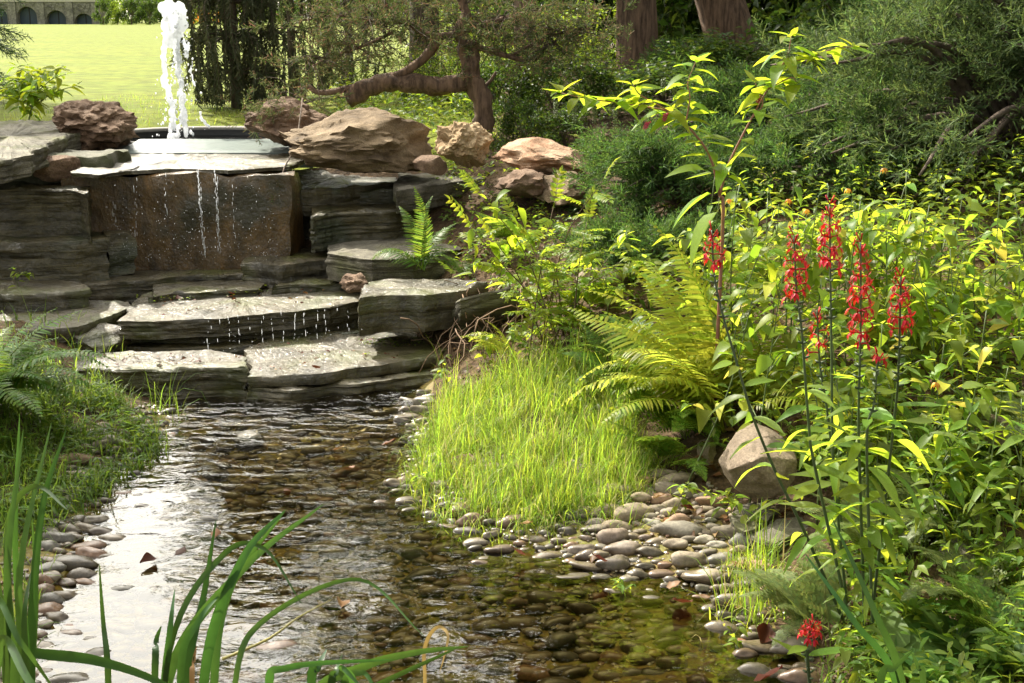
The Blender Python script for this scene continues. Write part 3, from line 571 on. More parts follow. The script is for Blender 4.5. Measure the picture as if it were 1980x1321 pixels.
# ------------------------------------------------------------------ pool, weir, fountain
M_conc = plainmat('pool_concrete', (.20, .19, .17), .8, var=.15, scale=20)
M_dark = plainmat('pool_lining', (.012, .013, .013), .5, var=.2)
M_weir = plainmat('weir_metal', (.17, .20, .185), .3, var=.06, scale=9, bump=.5)
pcx, pcy, pr = D(385, 250, 9.95).x, 9.95, .78
pool = empty('fountain_pool', (pcx, pcy, .7)); tag(pool, 'round sunken fountain pool with concrete rim', 'pool')
def lathe(prof, n=64):
    V = [(r * math.cos(2 * math.pi * i / n), r * math.sin(2 * math.pi * i / n), z) for r, z in prof for i in range(n)]
    F4 = [(k * n + i, k * n + (i + 1) % n, (k + 1) * n + (i + 1) % n, (k + 1) * n + i) for k in range(len(prof) - 1) for i in range(n)]
    return np.array(V), np.array(F4)
v, f = lathe([(pr + .12, .0), (pr + .12, .285), (pr + .11, .295), (pr + .01, .295), (pr, .285), (pr, .27)]); link('rim', fastmesh('rim', v, f, M_conc), pool)
v, f = lathe([(pr + .004, .269), (pr + .004, .02), (.001, .02)]); link('basin', fastmesh('basin', v, f, M_dark), pool)
v, f = lathe([(pr, .225), (.001, .225)]); link('water_surface', fastmesh('water_surface', v, f, water_mat('pool_water', tint=(.25, .3, .28), near=.5, far=.5)), pool)
xa, xb = D(255, 280, 9.0).x, D(590, 280, 8.9).x
weir = [(8.66, .93), (8.66, .962), (8.72, .975), (9.14, 1.008), (9.16, 1.012), (9.22, 1.012), (9.22, .8)]
V = []; nxw = 30
for i in range(nxw + 1):
    x = xa + (xb - xa) * i / nxw
    V += [(x, y, z) for y, z in weir]
k = len(weir); F4 = [(i * k + j, (i + 1) * k + j, (i + 1) * k + j + 1, i * k + j + 1) for i in range(nxw) for j in range(k - 1)]
me = fastmesh('pool_weir', np.array(V), np.array(F4), M_weir, smooth=False)
tag(link('pool_weir', me), 'pale smooth weir sill that the pool overflows across', 'weir')
M_foam, N, L, out = newmat('white_water')
b = N('ShaderNodeBsdfPrincipled'); b.inputs['Base Color'].default_value = (.93, .95, .97, 1); b.inputs['Roughness'].default_value = .25; b.inputs['Transmission Weight'].default_value = .25; b.inputs['IOR'].default_value = 1.33
tr = N('ShaderNodeBsdfTranslucent'); tr.inputs['Color'].default_value = (.95, .97, 1, 1); mx = N('ShaderNodeMixShader'); mx.inputs[0].default_value = .6
L(b.outputs[0], mx.inputs[1]); L(tr.outputs[0], mx.inputs[2]); L(mx.outputs[0], out.inputs['Surface'])
ico = bmesh.new(); bmesh.ops.create_icosphere(ico, subdivisions=2, radius=1); IV = np.array([v.co[:] for v in ico.verts]); IF = np.array([[v.index for v in f.verts] for f in ico.faces]); ico.free()
ico = bmesh.new(); bmesh.ops.create_icosphere(ico, subdivisions=1, radius=1); IV1 = np.array([v.co[:] for v in ico.verts]); IF1 = np.array([[v.index for v in f.verts] for f in ico.faces]); ico.free()
def blobs(lst, T=(IV, IF)):
    mb = MB(); M = np.zeros((len(lst), 4, 4)); L_ = np.array([l[0][:] for l in lst]); S_ = np.array([l[1] for l in lst])
    M[:, 0, 0] = S_[:, 0]; M[:, 1, 1] = S_[:, 1]; M[:, 2, 2] = S_[:, 2]; M[:, :3, 3] = L_; M[:, 3, 3] = 1
    mb.inst(T[0], (), T[1], M); return mb
def remesh(mb, vox, name):
    o = bpy.data.objects.new('tmp', mb.mesh('tmp')); COL.objects.link(o)
    m = o.modifiers.new('r', 'REMESH'); m.mode = 'VOXEL'; m.voxel_size = vox; m.use_smooth_shade = True
    s = o.modifiers.new('s', 'SMOOTH'); s.iterations = 2; s.factor = .5
    dg = bpy.context.evaluated_depsgraph_get(); me = bpy.data.meshes.new_from_object(o.evaluated_get(dg)); bpy.data.objects.remove(o)
    me.name = name; me.materials.clear(); me.materials.append(M_foam); return me
rf = random.Random(11); jd = 9.95
def jetpath(pts, n, jit=.1):
    out_ = []
    for p in curve([D(a, b_, jd + rf.uniform(-.04, .04)) for a, b_ in pts], n): out_.append(p)
    return out_
bl = []
mp_ = MPP(jd)
for p in jetpath([(342, 272), (352, 200), (342, 120), (336, 60), (333, 20)], 90):
    t = (p.z - .95) / 1.1; r = (2.8 + 8.5 * max(0, t - .55) / .45) * mp_
    for _ in range(3): bl.append((p + Vector((rf.gauss(0, 1), rf.gauss(0, 1), rf.gauss(0, 1))) * r * .6, [r * rf.uniform(.35, .95)] * 3))
for path, r0, n in (([(338, 250), (330, 190), (318, 150), (316, 105), (322, 60), (326, 30)], 5, 60), ([(360, 262), (353, 200), (346, 130), (345, 60)], 5, 50), ([(352, 45), (356, 85), (362, 110)], 4, 12), ([(372, 120), (370, 140), (375, 165)], 2.5, 12),
                    ([(345, 12), (350, 30), (353, 48)], 8, 14), ([(324, 12), (325, 40), (330, 80)], 9, 18), ([(335, 240), (330, 255), (330, 266)], 4, 8), ([(386, 218), (390, 232), (404, 245)], 3, 9)):
    for p in jetpath(path, n):
        r = r0 * mp_ * rf.uniform(.5, 1.25); bl.append((p + Vector((rf.gauss(0, 1), rf.gauss(0, 1), 0)) * r * .4, [r, r, r * rf.uniform(1, 2)]))
for _ in range(40):
    p = D(rf.gauss(336, 7), rf.uniform(10, 40), jd); r = rf.uniform(3.5, 8) * mp_; bl.append((p + Vector((0, rf.gauss(0, .05), 0)), [r] * 3))
fount = empty('fountain_jet', D(345, 270, jd)); tag(fount, 'tall white foaming water jet rising from the pool', 'fountain')
def childmesh(name, me, root): 
    o = link(name, me, root); o.location = -root.location; return o
childmesh('water_column', remesh(blobs(bl), .0075, 'water_column'), fount)
dr = []
for _ in range(420):
    t = rf.random(); px_ = rf.gauss(344, 9 + 13 * t); py_ = 8 + 258 * t; r = abs(rf.gauss(0, 1.1)) * mp_ + .0010
    dr.append((D(px_, py_, jd + rf.gauss(0, .12)), [r, r, r * rf.uniform(1, 1.8)]))
childmesh('spray_drops', blobs(dr, (IV1, IF1)).mesh('spray_drops', M_foam), fount)['kind'] = 'stuff'
# falling water of the cascade
def falls(name, label, streams, d, drops, r0=.0022):
    lst = []
    for (xa_, ya, xb_, yb, n) in streams:
        for i in range(n):
            t = (i + rf.random()) / n; p = D(xa_ + (xb_ - xa_) * t + rf.gauss(0, 1.6), ya + (yb - ya) * t, d + rf.gauss(0, .02)); r = r0 * rf.uniform(.3, .75)
            lst.append((p, [r, r, r * rf.uniform(4, 16)]))
    for (xa_, ya, xb_, yb, n) in drops:
        for i in range(n):
            p = D(rf.uniform(xa_, xb_), ya + (yb - ya) * rf.random() ** .5, d - rf.random() * .25); r = r0 * rf.uniform(.25, .8); lst.append((p, [r, r, r * rf.uniform(1, 2)]))
    tag(link(name, blobs(lst, (IV1, IF1)).mesh(name, M_foam)), label, 'falling water', kind='stuff')
falls('falling_water', 'thin strands and drops of water falling down the stained wall', [(383, 330, 395, 495, 90), (415, 325, 425, 490, 80), (262, 345, 262, 460, 14), (220, 390, 222, 440, 10), (450, 360, 455, 470, 10), (320, 335, 322, 420, 8)], 7.45, [(200, 335, 540, 505, 380)], .0024)
falls('falling_water', 'beads of water dripping off the front of the middle slab', [(400 + i * 21 + rf.uniform(-6, 6), 615 - i * 1.6, 402 + i * 21, 672 - i * 2, rf.randrange(2, 8)) for i in range(14)], 6.22, [(390, 620, 700, 690, 60)], .0022)

# ================================================================== foliage templates
def leaf_T(w, n=5, fold=.35, droop=.25, prof=None, petiole=0.0, wave=0.0):
    prof = prof or (lambda t: math.sin(math.pi * t ** .75) ** .9)
    V = []; F4 = []
    for i in range(n + 1):
        t = i / n; hw = w * max(.004, prof(min(max(t, .0), 1))); y = petiole + t * (1 - petiole); z = -droop * t * t
        wv = wave * math.sin(t * 11)
        V += [(-hw, y, z + fold * hw + wv), (0, y, z), (hw, y, z + fold * hw - wv)]
    for i in range(n): a = i * 3; F4 += [(a, a + 1, a + 4, a + 3), (a + 1, a + 2, a + 5, a + 4)]
    if petiole:
        k = len(V); V += [(-.008, 0, .01), (.008, 0, .01), (.008, petiole, 0), (-.008, petiole, 0)]; F4.append((k, k + 1, k + 2, k + 3))
    return np.array(V), np.array(F4)
def lmesh(name, mat, *a, **k):
    v, f = leaf_T(*a, **k); return fastmesh(name, v, f, mat)
P_lan = lambda t: math.sin(math.pi * t ** .8)
P_ov = lambda t: math.sin(math.pi * min(1, t) ** .6) ** .85
P_rd = lambda t: (max(0, 1 - (2 * t - 1) ** 2)) ** .5
def frond_T(n=26, wid=.2, arch=.5, sub=0, taper=1.6, pw=.018, droopp=.25, curl=.0, stalk=.15, lean=.35):
    """unit-length fern frond along +Y rising in z, arching over by `arch`; pinnae pairs, toothed when sub>0"""
    mb = MB(); path = []
    for i in range(40):
        t = i / 39; a = 1.0 - arch * 2.2 * t ** 1.3 
        path.append((t, a))
    y = z = 0; P = [(0, 0)]
    for i in range(39): a = path[i][1]; y += math.cos(a) / 39; z += math.sin(a) / 39; P.append((y, z))
    P = np.array(P)
    mb.tube([(0, p[0], p[1]) for p in P[::3]], [.006 * (1 - .8 * i / 13) for i in range(len(P[::3]))], 4, cap=False)
    for i in range(n):
        t = stalk + (1 - stalk) * (i + .3) / n; u = (t - stalk) / (1 - stalk)
        L_ = wid * (math.sin(math.pi * min(1, (u * .93 + .07)) ** .55) ** 1.0) * (1 - u * .15) + .012
        k = min(38, int(t * 39)); c = P[k]; tg = P[min(39, k + 1)] - P[max(0, k - 1)]; tg /= np.linalg.norm(tg)
        nrm = np.array([-tg[1], tg[0]])
        for s in (-1, 1):
            fw = lean + rng.normal(0, .07); d = np.array([s * math.cos(fw), tg[0] * math.sin(fw), tg[1] * math.sin(fw)]) ; d += np.array([0, nrm[0], nrm[1]]) * rng.normal(.04, .09)
            up = np.array([0, nrm[0], nrm[1]])
            o = np.array([0, c[0], c[1]]) 
            if sub:
                m = sub; TV = []; TF = []
                side = np.cross(d, up)
                for q in range(m):
                    tq = (q + .5) / m; cc = o + d * L_ * tq - up * droopp * L_ * tq * tq; pl = pw * 2.0 * (1 - tq ** 1.6) + .003; hw = L_ / m * .46
                    for s2 in (-1, 1):
                        b0 = len(TV); e = side * s2 * pl + d * pl * .35
                        TV += [cc - d * hw, cc + d * hw, cc + d * hw * .5 + e, cc - d * hw * .4 + e]; TF.append((b0, b0 + 1, b0 + 2, b0 + 3) if s2 > 0 else (b0 + 3, b0 + 2, b0 + 1, b0))
                mb.add(TV, TF)
            else:
                side = np.cross(d, up); TV = []; 
                for q, (tq, wq) in enumerate(((0, .55), (.3, 1), (.7, .75), (1, .06))):
                    cc = o + d * L_ * tq - up * droopp * L_ * tq * tq
                    TV += [cc - side * pw * wq, cc + side * pw * wq]
                mb.add(TV, [(0, 1, 3, 2), (2, 3, 5, 4), (4, 5, 7, 6)])
    return mb
# leaf materials
M_jewel = leafmat('jewelweed_leaf', (.135, .195, .025), (.46, .59, .04), .57, tint=(.40, .37, .05), tintamt=.08)
M_poke = leafmat('pokeweed_leaf', (.15, .215, .025), (.50, .62, .035), .58, vv=.25)
M_card = leafmat('cardinal_leaf', (.12, .19, .03), (.48, .60, .04), .54, vv=.35)
M_fernY = leafmat('yellow_fern_frond', (.21, .245, .03), (.58, .64, .06), .55, vv=.3)
M_fernG = leafmat('green_fern_frond', (.08, .15, .02), (.28, .40, .04), .5, vv=.35)
M_fernP = leafmat('pale_fern_frond', (.15, .19, .07), (.34, .40, .09), .45, vv=.3)
M_grassY = leafmat('sunlit_sedge', (.16, .24, .03), (.45, .60, .05), .52, vv=.5, hv=.035, tint=(.27, .25, .09), tintamt=.14)
M_grassG = leafmat('bank_grass', (.075, .135, .02), (.27, .38, .04), .5, vv=.4, hv=.02)
M_iris = leafmat('iris_blade', (.03, .075, .018), (.08, .165, .022), .35, rough=.35, vv=.3, hv=.015)
M_irisdry = leafmat('dry_iris_blade', (.30, .19, .08), (.30, .18, .06), .3, vv=.3)
M_pin = leafmat('pinnate_leaf', (.15, .21, .025), (.50, .60, .04), .55, vv=.3)
M_under = leafmat('undergrowth_leaf', (.085, .135, .02), (.32, .42, .03), .5, vv=.5)
M_green = leafmat('broad_green_leaf', (.07, .14, .03), (.24, .36, .05), .45, vv=.35)
M_red = leafmat('cardinal_petal', (.42, .012, .014), (.50, .012, .012), .35, vv=.3, hv=.01)
M_dead = leafmat('dead_leaf', (.085, .03, .012), (.16, .05, .015), .25, rough=.5, vv=.5, tint=(.15, .075, .035), tintamt=.35)
M_stem = plainmat('green_stem', (.09, .13, .035), .5, var=.2)
M_stemdark = plainmat('dark_green_stem', (.04, .065, .02), .5, var=.2)
M_stemred = plainmat('red_stem', (.22, .09, .07), .45, var=.2)
M_stembrown = plainmat('brown_stem', (.10, .065, .035), .8, var=.3)
M_root = plainmat('dry_root', (.14, .09, .055), .9, var=.4)
M_orangefl = leafmat('orange_petal', (.55, .22, .03), (.6, .26, .03), .3)
M_berry = plainmat('green_berry', (.10, .13, .05), .4, var=.3)
M_pinkst = plainmat('pink_berry_stalk', (.45, .05, .12), .5, var=.2)

ME_jewel = [lmesh('leaf', M_jewel, w, 5, .25, dr, P_ov, .18) for w, dr in ((.25, .2), (.28, .45), (.22, .1), (.26, .7))]
ME_poke = [lmesh('leaf', M_poke, w, 7, .3, dr, P_ov, .1) for w, dr in ((.19, .12), (.22, .3), (.2, .5), (.17, .0))]
ME_card = [lmesh('leaf', M_card, w, 7, .35, dr, P_lan, 0, .01) for w, dr in ((.13, .2), (.15, .5), (.12, .8), (.14, -.05))]
ME_mix = [lmesh('leaf', M_card, w, 4, .3, dr, P_ov, .12) for w, dr in ((.2, .2), (.24, .4), (.18, .6))]
ME_small = [lmesh('leaf', M_jewel, w, 4, .3, dr, P_lan, .1) for w, dr in ((.2, .2), (.24, .5), (.18, .1))]
ME_big = [lmesh('leaf', M_green, w, 7, .25, dr, P_ov, .08, .015) for w, dr in ((.24, .3), (.27, .6))]
ME_dead = [lmesh('dead_leaf', M_dead, w, 5, fo, dr, P_ov, .1, .05) for w, fo, dr in ((.3, .9, -.2), (.26, -.6, .3), (.34, .3, -.4))]

def rnd_dir(az, pitch): return Vector((math.cos(az) * math.cos(pitch), math.sin(az) * math.cos(pitch), math.sin(pitch)))
RP = random.Random(21)
def put_leaf(root, me, loc, d, s, up=None, name='leaf'):
    up = up or Vector((RP.gauss(0, .25), RP.gauss(0, .25), 1))
    return link(name, me, root, mat4=frame(Vector(loc) - root.location, d, up, s))
def stem_obj(root, curves, mat, n=5, name='stem'):
    mb = MB(); b = Vector(root.location)
    for pts, r0, r1 in curves:
        k = len(pts); mb.tube([p - b for p in pts], [r0 + (r1 - r0) * i / (k - 1) for i in range(k)], n)
    return link(name, mb.mesh(name, mat), root)
def bushy(name, label, cat, group, base, top, leaves, size, nbr=4, per=5, smat=None, spread=.18, r=.004, pitch=(-.5, .3), main=7):
    """branching leafy stem: each leaf is its own object"""
    root = empty(name, base); tag(root, label, cat, group)
    base, top = Vector(base), Vector(top); hgt = (top - base).length
    mid = base.lerp(top, .5) + Vector((RP.gauss(0, .04), RP.gauss(0, .04), 0)) * hgt
    cs = [(curve([base, mid, top], 10), r, r * .4)]
    for k in range(nbr):
        t = RP.uniform(.35, .9); p = cs[0][0][int(t * 9)]; az = RP.uniform(0, 6.28); L_ = spread * RP.uniform(.6, 1.3) * (1.25 - t * .5)
        e = p + Vector((math.cos(az) * L_, math.sin(az) * L_, L_ * RP.uniform(.2, .8))); m = p.lerp(e, .5) + Vector((0, 0, .03))
        cs.append((curve([p, m, e], 6), r * .6, r * .3))
    stem_obj(root, cs, smat or M_stem)
    for ci, (pts, _, _) in enumerate(cs):
        n = main if ci == 0 else per; t0 = .3 if ci == 0 else .25; a0 = RP.uniform(0, 6.28)
        for i in range(n):
            t = t0 + (1 - t0) * (i + .5) / n; f = t * (len(pts) - 1); k = min(len(pts) - 2, int(f)); p = pts[k].lerp(pts[k + 1], f - k)
            put_leaf(root, RP.choice(leaves), p, rnd_dir(a0 + i * 2.4 + RP.gauss(0, .3), RP.uniform(*pitch)), RP.uniform(*size) * (1.1 - .35 * t))
        for q in range(2): put_leaf(root, RP.choice(leaves), pts[-1], rnd_dir(RP.uniform(0, 6.28), RP.uniform(.1, .7)), size[0] * .75)
    return root
def ground_at(px, d, tries=12):
    x = D(px, 600, d).x; return Vector((x, d, H(x, d)))

# ------------------------------------------------------------------ cobble-side sedge and bank grasses
def blades(n, region, lo, hi, wid, lean=.6, seed=1, segs=4, clump=0, face=None):
    r = np.random.default_rng(seed); P = region(r, n); n = len(P); P = P + r.normal(0, .022, P.shape); z = hgt_arr(P[:, 0], P[:, 1])
    cn = np.array([(noise.noise((x * 7, y * 7, seed)), noise.noise((x * 5, y * 5, seed + 9))) for x, y in P]); L_ = r.uniform(lo, hi, n) * (r.random(n) * .5 + .75) * np.clip(1 + cn[:, 1] * 1.1, .35, 1.7)
    az = np.where(r.random(n) < .6, cn[:, 0] * 9 + r.normal(0, .6, n), r.uniform(0, 2 * np.pi, n)); ln = np.abs(r.normal(0, lean, n)) + .1
    rt = np.stack([-np.sin(az), np.cos(az), 0 * az], 1); o = np.stack([np.cos(az), np.sin(az), 0 * az], 1)
    wv = wid * r.uniform(.6, 1.4, n); V = np.zeros((n, (segs + 1) * 2, 3)); p = np.stack([P[:, 0], P[:, 1], z - .01], 1); a = np.pi / 2 - ln * .6
    for k in range(segs + 1):
        t = k / segs; w_ = (wv * (1 - t ** 1.7) + .0003)[:, None]; tw = r.normal(0, .3, n)[:, None]
        V[:, 2 * k] = p - rt * w_ * .5; V[:, 2 * k + 1] = p + rt * w_ * .5
        p = p + (o * np.cos(a)[:, None] + np.array([0, 0, 1.]) * np.sin(a)[:, None]) * (L_ / segs)[:, None]; a = a - ln * 1.5 * (k + 1) / segs * .8
    f = np.array([(2 * k, 2 * k + 1, 2 * k + 3, 2 * k + 2) for k in range(segs)])
    Fq = (f[None] + (np.arange(n) * (segs + 1) * 2)[:, None, None]).reshape(-1, 4)
    return V.reshape(-1, 3), Fq
def poly_region(poly, z=.1, dens=None):
    W = [G(a, b, z)[:2] for a, b in poly]; W = np.array(W)
    def inside(x, y):
        c = np.zeros(len(x), bool); j = len(W) - 1
        for i in range(len(W)):
            xi, yi = W[i]; xj, yj = W[j]; cond = ((yi > y) != (yj > y)) & (x < (xj - xi) * (y - yi) / (yj - yi + 1e-12) + xi); c ^= cond; j = i
        return c
    lo, hi = W.min(0), W.max(0)
    def fn(r, n):
        x = r.uniform(lo[0], hi[0], n * 3); y = r.uniform(lo[1], hi[1], n * 3)
        k = inside(x, y)
        cl = np.array([noise.noise((a * 6, b * 6, 0)) for a, b in zip(x, y)]); k &= r.random(n * 3) < np.clip(.55 + cl * 1.9, .04, 1)
        return np.stack([x[k], y[k]], 1)[:n]
    return fn
mound = [(795,900),(850,955),(930,980),(1010,985),(1090,982),(1180,975),(1240,950),(1240,880),(1180,800),(1080,765),(960,755),(870,770),(825,800),(800,850)]
def grass_obj(name, label, mat, parts):
    mb = MB()
    for v, f in parts: mb.add(v, f)
    tag(link(name, mb.mesh(name, mat)), label, 'grass', kind='stuff')
mr = poly_region(mound, .08)
grass_obj('sedge_grass', 'bright fine sedge grass mounded beside the cobbles', M_grassY, [blades(13000, mr, .05, .14, .003, 1.1, 1), blades(8000, mr, .10, .2, .0028, 1.0, 2), blades(800, mr, .15, .26, .0032, 1.2, 9), blades(1500, mr, .06, .16, .006, 1.3, 19), blades(3000, poly_region([(785,920),(850,1000),(1010,1015),(1240,1005),(1300,960),(1290,920),(850,900)], .05), .07, .16, .003, 1.2, 3), blades(500, poly_region([(790,960),(900,1030),(1150,1030),(1330,1000),(1300,960),(850,940)], .05), .05, .12, .003, 1.2, 33)])
lb = poly_region([(-140,960),(60,1000),(160,930),(230,875),(305,838),(310,800),(280,770),(150,740),(-140,740)], .12)
lb2 = poly_region([(-160,1321),(20,1321),(60,1150),(110,1000),(170,920),(0,850),(-160,850)], .1)
grass_obj('bank_grass', 'green blades of grass on the shaded left bank', M_grassG, [blades(6500, lb, .05, .13, .005, .9, 4), blades(2400, lb2, .07, .17, .0045, .9, 5), blades(120, poly_region([(160,790),(340,800),(340,770),(170,760)], .05), .12, .24, .004, .7, 6)])
rb = poly_region([(1360,1220),(1500,1180),(1500,1060),(1420,1080),(1400,1130)], .04)
grass_obj('bank_grass', 'thin grass tufts at the water edge below the red flowers', M_grassY, [blades(420, rb, .08, .2, .004, .5, 7)])
rb2 = poly_region([(1560,1330),(2100,1330),(2100,950),(1800,1000),(1650,1100),(1580,1200)], .15)
grass_obj('bank_grass', 'green grass and seedlings among the basal leaves', M_grassG, [blades(2600, rb2, .05, .14, .005, .8, 8)])
# stilt-grass leaves over the left bank: short broad blades on thin culms
def scatter_leaves(name, label, cat, mat, n, region, zr, size, tw=.14, seed=1, prof=P_lan, nseg=3, pitch=(-.5, .5), upj=.4, zbase=None, fold=.3):
    r = np.random.default_rng(seed); P = region(r, n); m = len(P); z0 = hgt_arr(P[:, 0], P[:, 1]) if zbase is None else zbase
    z = z0 + r.uniform(zr[0], zr[1], m); az = r.uniform(0, 6.283, m); pt = r.uniform(*pitch, m)
    d = np.stack([np.cos(az) * np.cos(pt), np.sin(az) * np.cos(pt), np.sin(pt)], 1); up = np.stack([r.normal(0, upj, m), r.normal(0, upj, m), np.ones(m)], 1)
    v, f = leaf_T(tw, nseg, fold, .3, prof); mb = MB(); mb.inst(v, f, (), frames(np.stack([P[:, 0], P[:, 1], z], 1), d, up, r.uniform(*size, m)))
    return tag(link(name, mb.mesh(name, mat)), label, cat, kind='stuff')
scatter_leaves('stilt_grass', 'short broad grass leaves trailing over the left bank', 'grass', M_grassG, 4200, lb, (.02, .11), (.025, .06), .1, 11)
bank_r = poly_region([(1610,1080),(1630,1200),(1700,1330),(2200,1330),(2200,520),(1500,520),(1340,640),(1200,700),(1290,790),(1380,810),(1560,830),(1620,960)], .25)
scatter_leaves('undergrowth', 'low tangled leaves covering the right bank', 'undergrowth', M_under, 7000, bank_r, (.0, .16), (.03, .08), .2, 12, P_ov)
scatter_leaves('undergrowth', 'fine mixed leaves filling the gaps between the herbs', 'undergrowth', M_card, 6000, poly_region([(1380,800),(1580,820),(1750,1050),(2150,1080),(2150,480),(1560,500),(1400,600),(1350,740)], .4), (.05, .38), (.025, .055), .22, 17, P_ov)
scatter_leaves('undergrowth', 'small green leaves and seedlings low on the bank', 'undergrowth', M_card, 3800, poly_region([(1600,1080),(1640,1230),(1720,1330),(2150,1330),(2150,850),(1640,850)], .18), (.0, .14), (.025, .06), .17, 18, P_lan)
bank_b = poly_region([(900,470),(1000,600),(1100,690),(1250,700),(1400,560),(1500,520),(1400,480),(1150,520)], .45)
scatter_leaves('undergrowth', 'leafy ground cover between the shrub and the juniper', 'undergrowth', M_under, 2600, bank_b, (.0, .12), (.03, .06), .22, 13, P_ov)
rk = poly_region([(950,390),(1000,350),(1150,350),(1160,400),(1050,420)], .85)
scatter_leaves('creeping_plant', 'small creeping leaves on the rocks below the orange boulder', 'ground cover', M_under, 900, rk, (.0, .1), (.02, .035), .3, 14, P_rd)
scatter_leaves('creeping_plant', 'creeping leaves spilling over the slabs beside the small upright fern', 'ground cover', M_under, 1500, poly_region([(840,400),(980,350),(1100,380),(1100,470),(1000,500),(880,470)], .6), (.0, .1), (.025, .05), .25, 34, P_ov)
litter = poly_region([(1280,975),(1500,1000),(1700,1330),(2100,1330),(2100,700),(1300,800)], .15)
scatter_leaves('leaf_litter', 'brown fallen leaves and litter on the right bank', 'leaf litter', M_dead, 1300, litter, (.0, .02), (.02, .055), .3, 15, P_ov, 3, (-.2, .2), .5)
lit2 = poly_region([(720,530),(1000,470),(1060,560),(900,640),(720,545)], .42)
scatter_leaves('leaf_litter', 'brown litter behind the thick grey block', 'leaf litter', M_dead, 800, lit2, (.0, .02), (.02, .045), .25, 16, P_ov, 3, (-.2, .2), .5)
rect = lambda x0, x1, y0, y1: (lambda r, n: np.stack([r.uniform(x0, x1, n), r.uniform(y0, y1, n)], 1))
grass_obj('bank_grass', 'rough grass further back on the left bank', M_grassG, [blades(9000, rect(-5.5, -2.0, 1.2, 6.9), .08, .2, .006, .9, 41, 3), blades(1200, rect(-2.2, -1.4, 1.2, 3.2), .08, .2, .005, .9, 42, 3)])
scatter_leaves('undergrowth', 'leafy cover on the upper right bank', 'undergrowth', M_under, 8000, rect(2.0, 5.5, 1.8, 8.0), (.0, .3), (.04, .09), .22, 43, P_ov)
for nm_, lb_, mt_, pg_, z_, n_, sz_ in (('slab_debris', 'bits of leaf and twig on the middle slab', M_dead, [(260,618),(690,590),(690,548),(300,560)], .275, 70, (.012, .03)), ('slab_debris', 'bits of leaf on the lowest slabs', M_dead, [(170,708),(470,708),(470,690),(170,686)], .155, 60, (.012, .03)), ('slab_debris', 'bits of leaf on the lowest broad slab', M_dead, [(490,722),(800,692),(800,650),(500,665)], .12, 60, (.012, .028)),
    ('slab_moss', 'green moss and liverwort in the slab joints', M_under, [(250,592),(700,548),(700,538),(260,575)], .29, 260, (.008, .02)), ('slab_moss', 'green moss at the foot of the thick grey block', M_under, [(690,660),(860,640),(860,660),(700,690)], .118, 260, (.008, .02)), ('slab_debris', 'needles and litter behind the splash slab', M_dead, [(200,520),(640,520),(690,500),(200,500)], .345, 90, (.012, .03))):
    scatter_leaves(nm_, lb_, 'debris' if mt_ is M_dead else 'moss', mt_, n_, poly_region(pg_, z_), (.004, .014), sz_, .3, int(z_ * 1000) + n_, P_ov, 3, (-.2, .3), .5, zbase=z_)
# dry roots
mb = MB(); rr = random.Random(5)
for i in range(90):
    a = D(rr.uniform(880, 1060), rr.uniform(480, 560), rr.uniform(6.3, 6.9)); a.z = H(a.x, a.y) + rr.uniform(0, .05)
    pts = [a]
    for k in range(4): pts.append(pts[-1] + Vector((rr.gauss(-.02, .06), rr.gauss(-.02, .05), rr.gauss(.0, .05))))
    if i < 30: pts = [a, a + Vector((rr.gauss(-.05, .05), -.08, .06)), a + Vector((rr.gauss(-.1, .06), -.25, -.02)), a + Vector((rr.gauss(-.12, .08), -.3, -.2))]
    mb.tube(curve(pts, 8), rr.uniform(.0015, .004), 4)
tag(link('dry_roots', mb.mesh('dry_roots', M_root)), 'tangle of dry brown roots hanging over the grey slabs', 'roots', kind='stuff')

# ------------------------------------------------------------------ ferns
ME_fY = [frond_T(34, .2, a, 0, pw=.0085, droopp=.3).mesh('frond', M_fernY) for a in (.35, .55, .7, .85)]
ME_fG = [frond_T(21, .24, a, 6, pw=.02, droopp=.25).mesh('frond', M_fernG) for a in (.4, .6, .8)]
ME_fP = [frond_T(20, .25, a, 6, pw=.021, droopp=.2).mesh('frond', M_fernP) for a in (.45, .65, .85)]
ME_fL = [frond_T(38, .17, a, 0, pw=.0085, droopp=.25).mesh('frond', M_fernG) for a in (.45, .65, .85)]
def fern(label, base, n, L, meshes, az=(0, 6.283), group='ferns on the banks', extra=()):
    root = empty('fern', base); tag(root, label, 'fern', group)
    for i in range(n):
        a = az[0] + (az[1] - az[0]) * (i + RP.uniform(.1, .9)) / n; s = L * RP.uniform(.7, 1.1)
        m = frame((RP.gauss(0, .02), RP.gauss(0, .02), 0), (math.cos(a), math.sin(a), RP.gauss(0, .12)), (RP.gauss(0, .15), RP.gauss(0, .15), 1), s)
        link('frond', RP.choice(meshes), root, mat4=m)
    for a, s, k, tl in extra:
        link('frond', meshes[k % len(meshes)], root, mat4=frame((0, 0, 0), (math.cos(a), math.sin(a), tl), (0, 0, 1), s))
    return root
def gb(px, py, z):
    p = G(px, py, z); p.z = H(p.x, p.y); return p
PI = math.pi
fern('large yellow-green fern arching over the sedge grass', gb(1400, 790, .3), 15, .78, ME_fY, (PI * .55, PI * 1.25), extra=((PI * .95, .85, 1, .3), (PI * .9, .8, 0, .35), (PI * .6, .6, 0, .4)))
fern('large yellow-green fern behind the red flower stems', gb(1500, 770, .35), 13, .66, ME_fY, (PI * .2, PI * 1.1))
fern('yellow fern with high arching fronds at the foot of the juniper', gb(1420, 740, .4), 11, .8, ME_fY, (PI * .6, PI * 1.15), extra=((PI * .85, .9, 0, .5), (PI * .95, .95, 1, .45), (PI * .75, .8, 0, .5)))
fern('dark-stemmed fern below the yellow fern', gb(1330, 830, .2), 9, .48, ME_fG, (PI * .8, PI * 1.6))
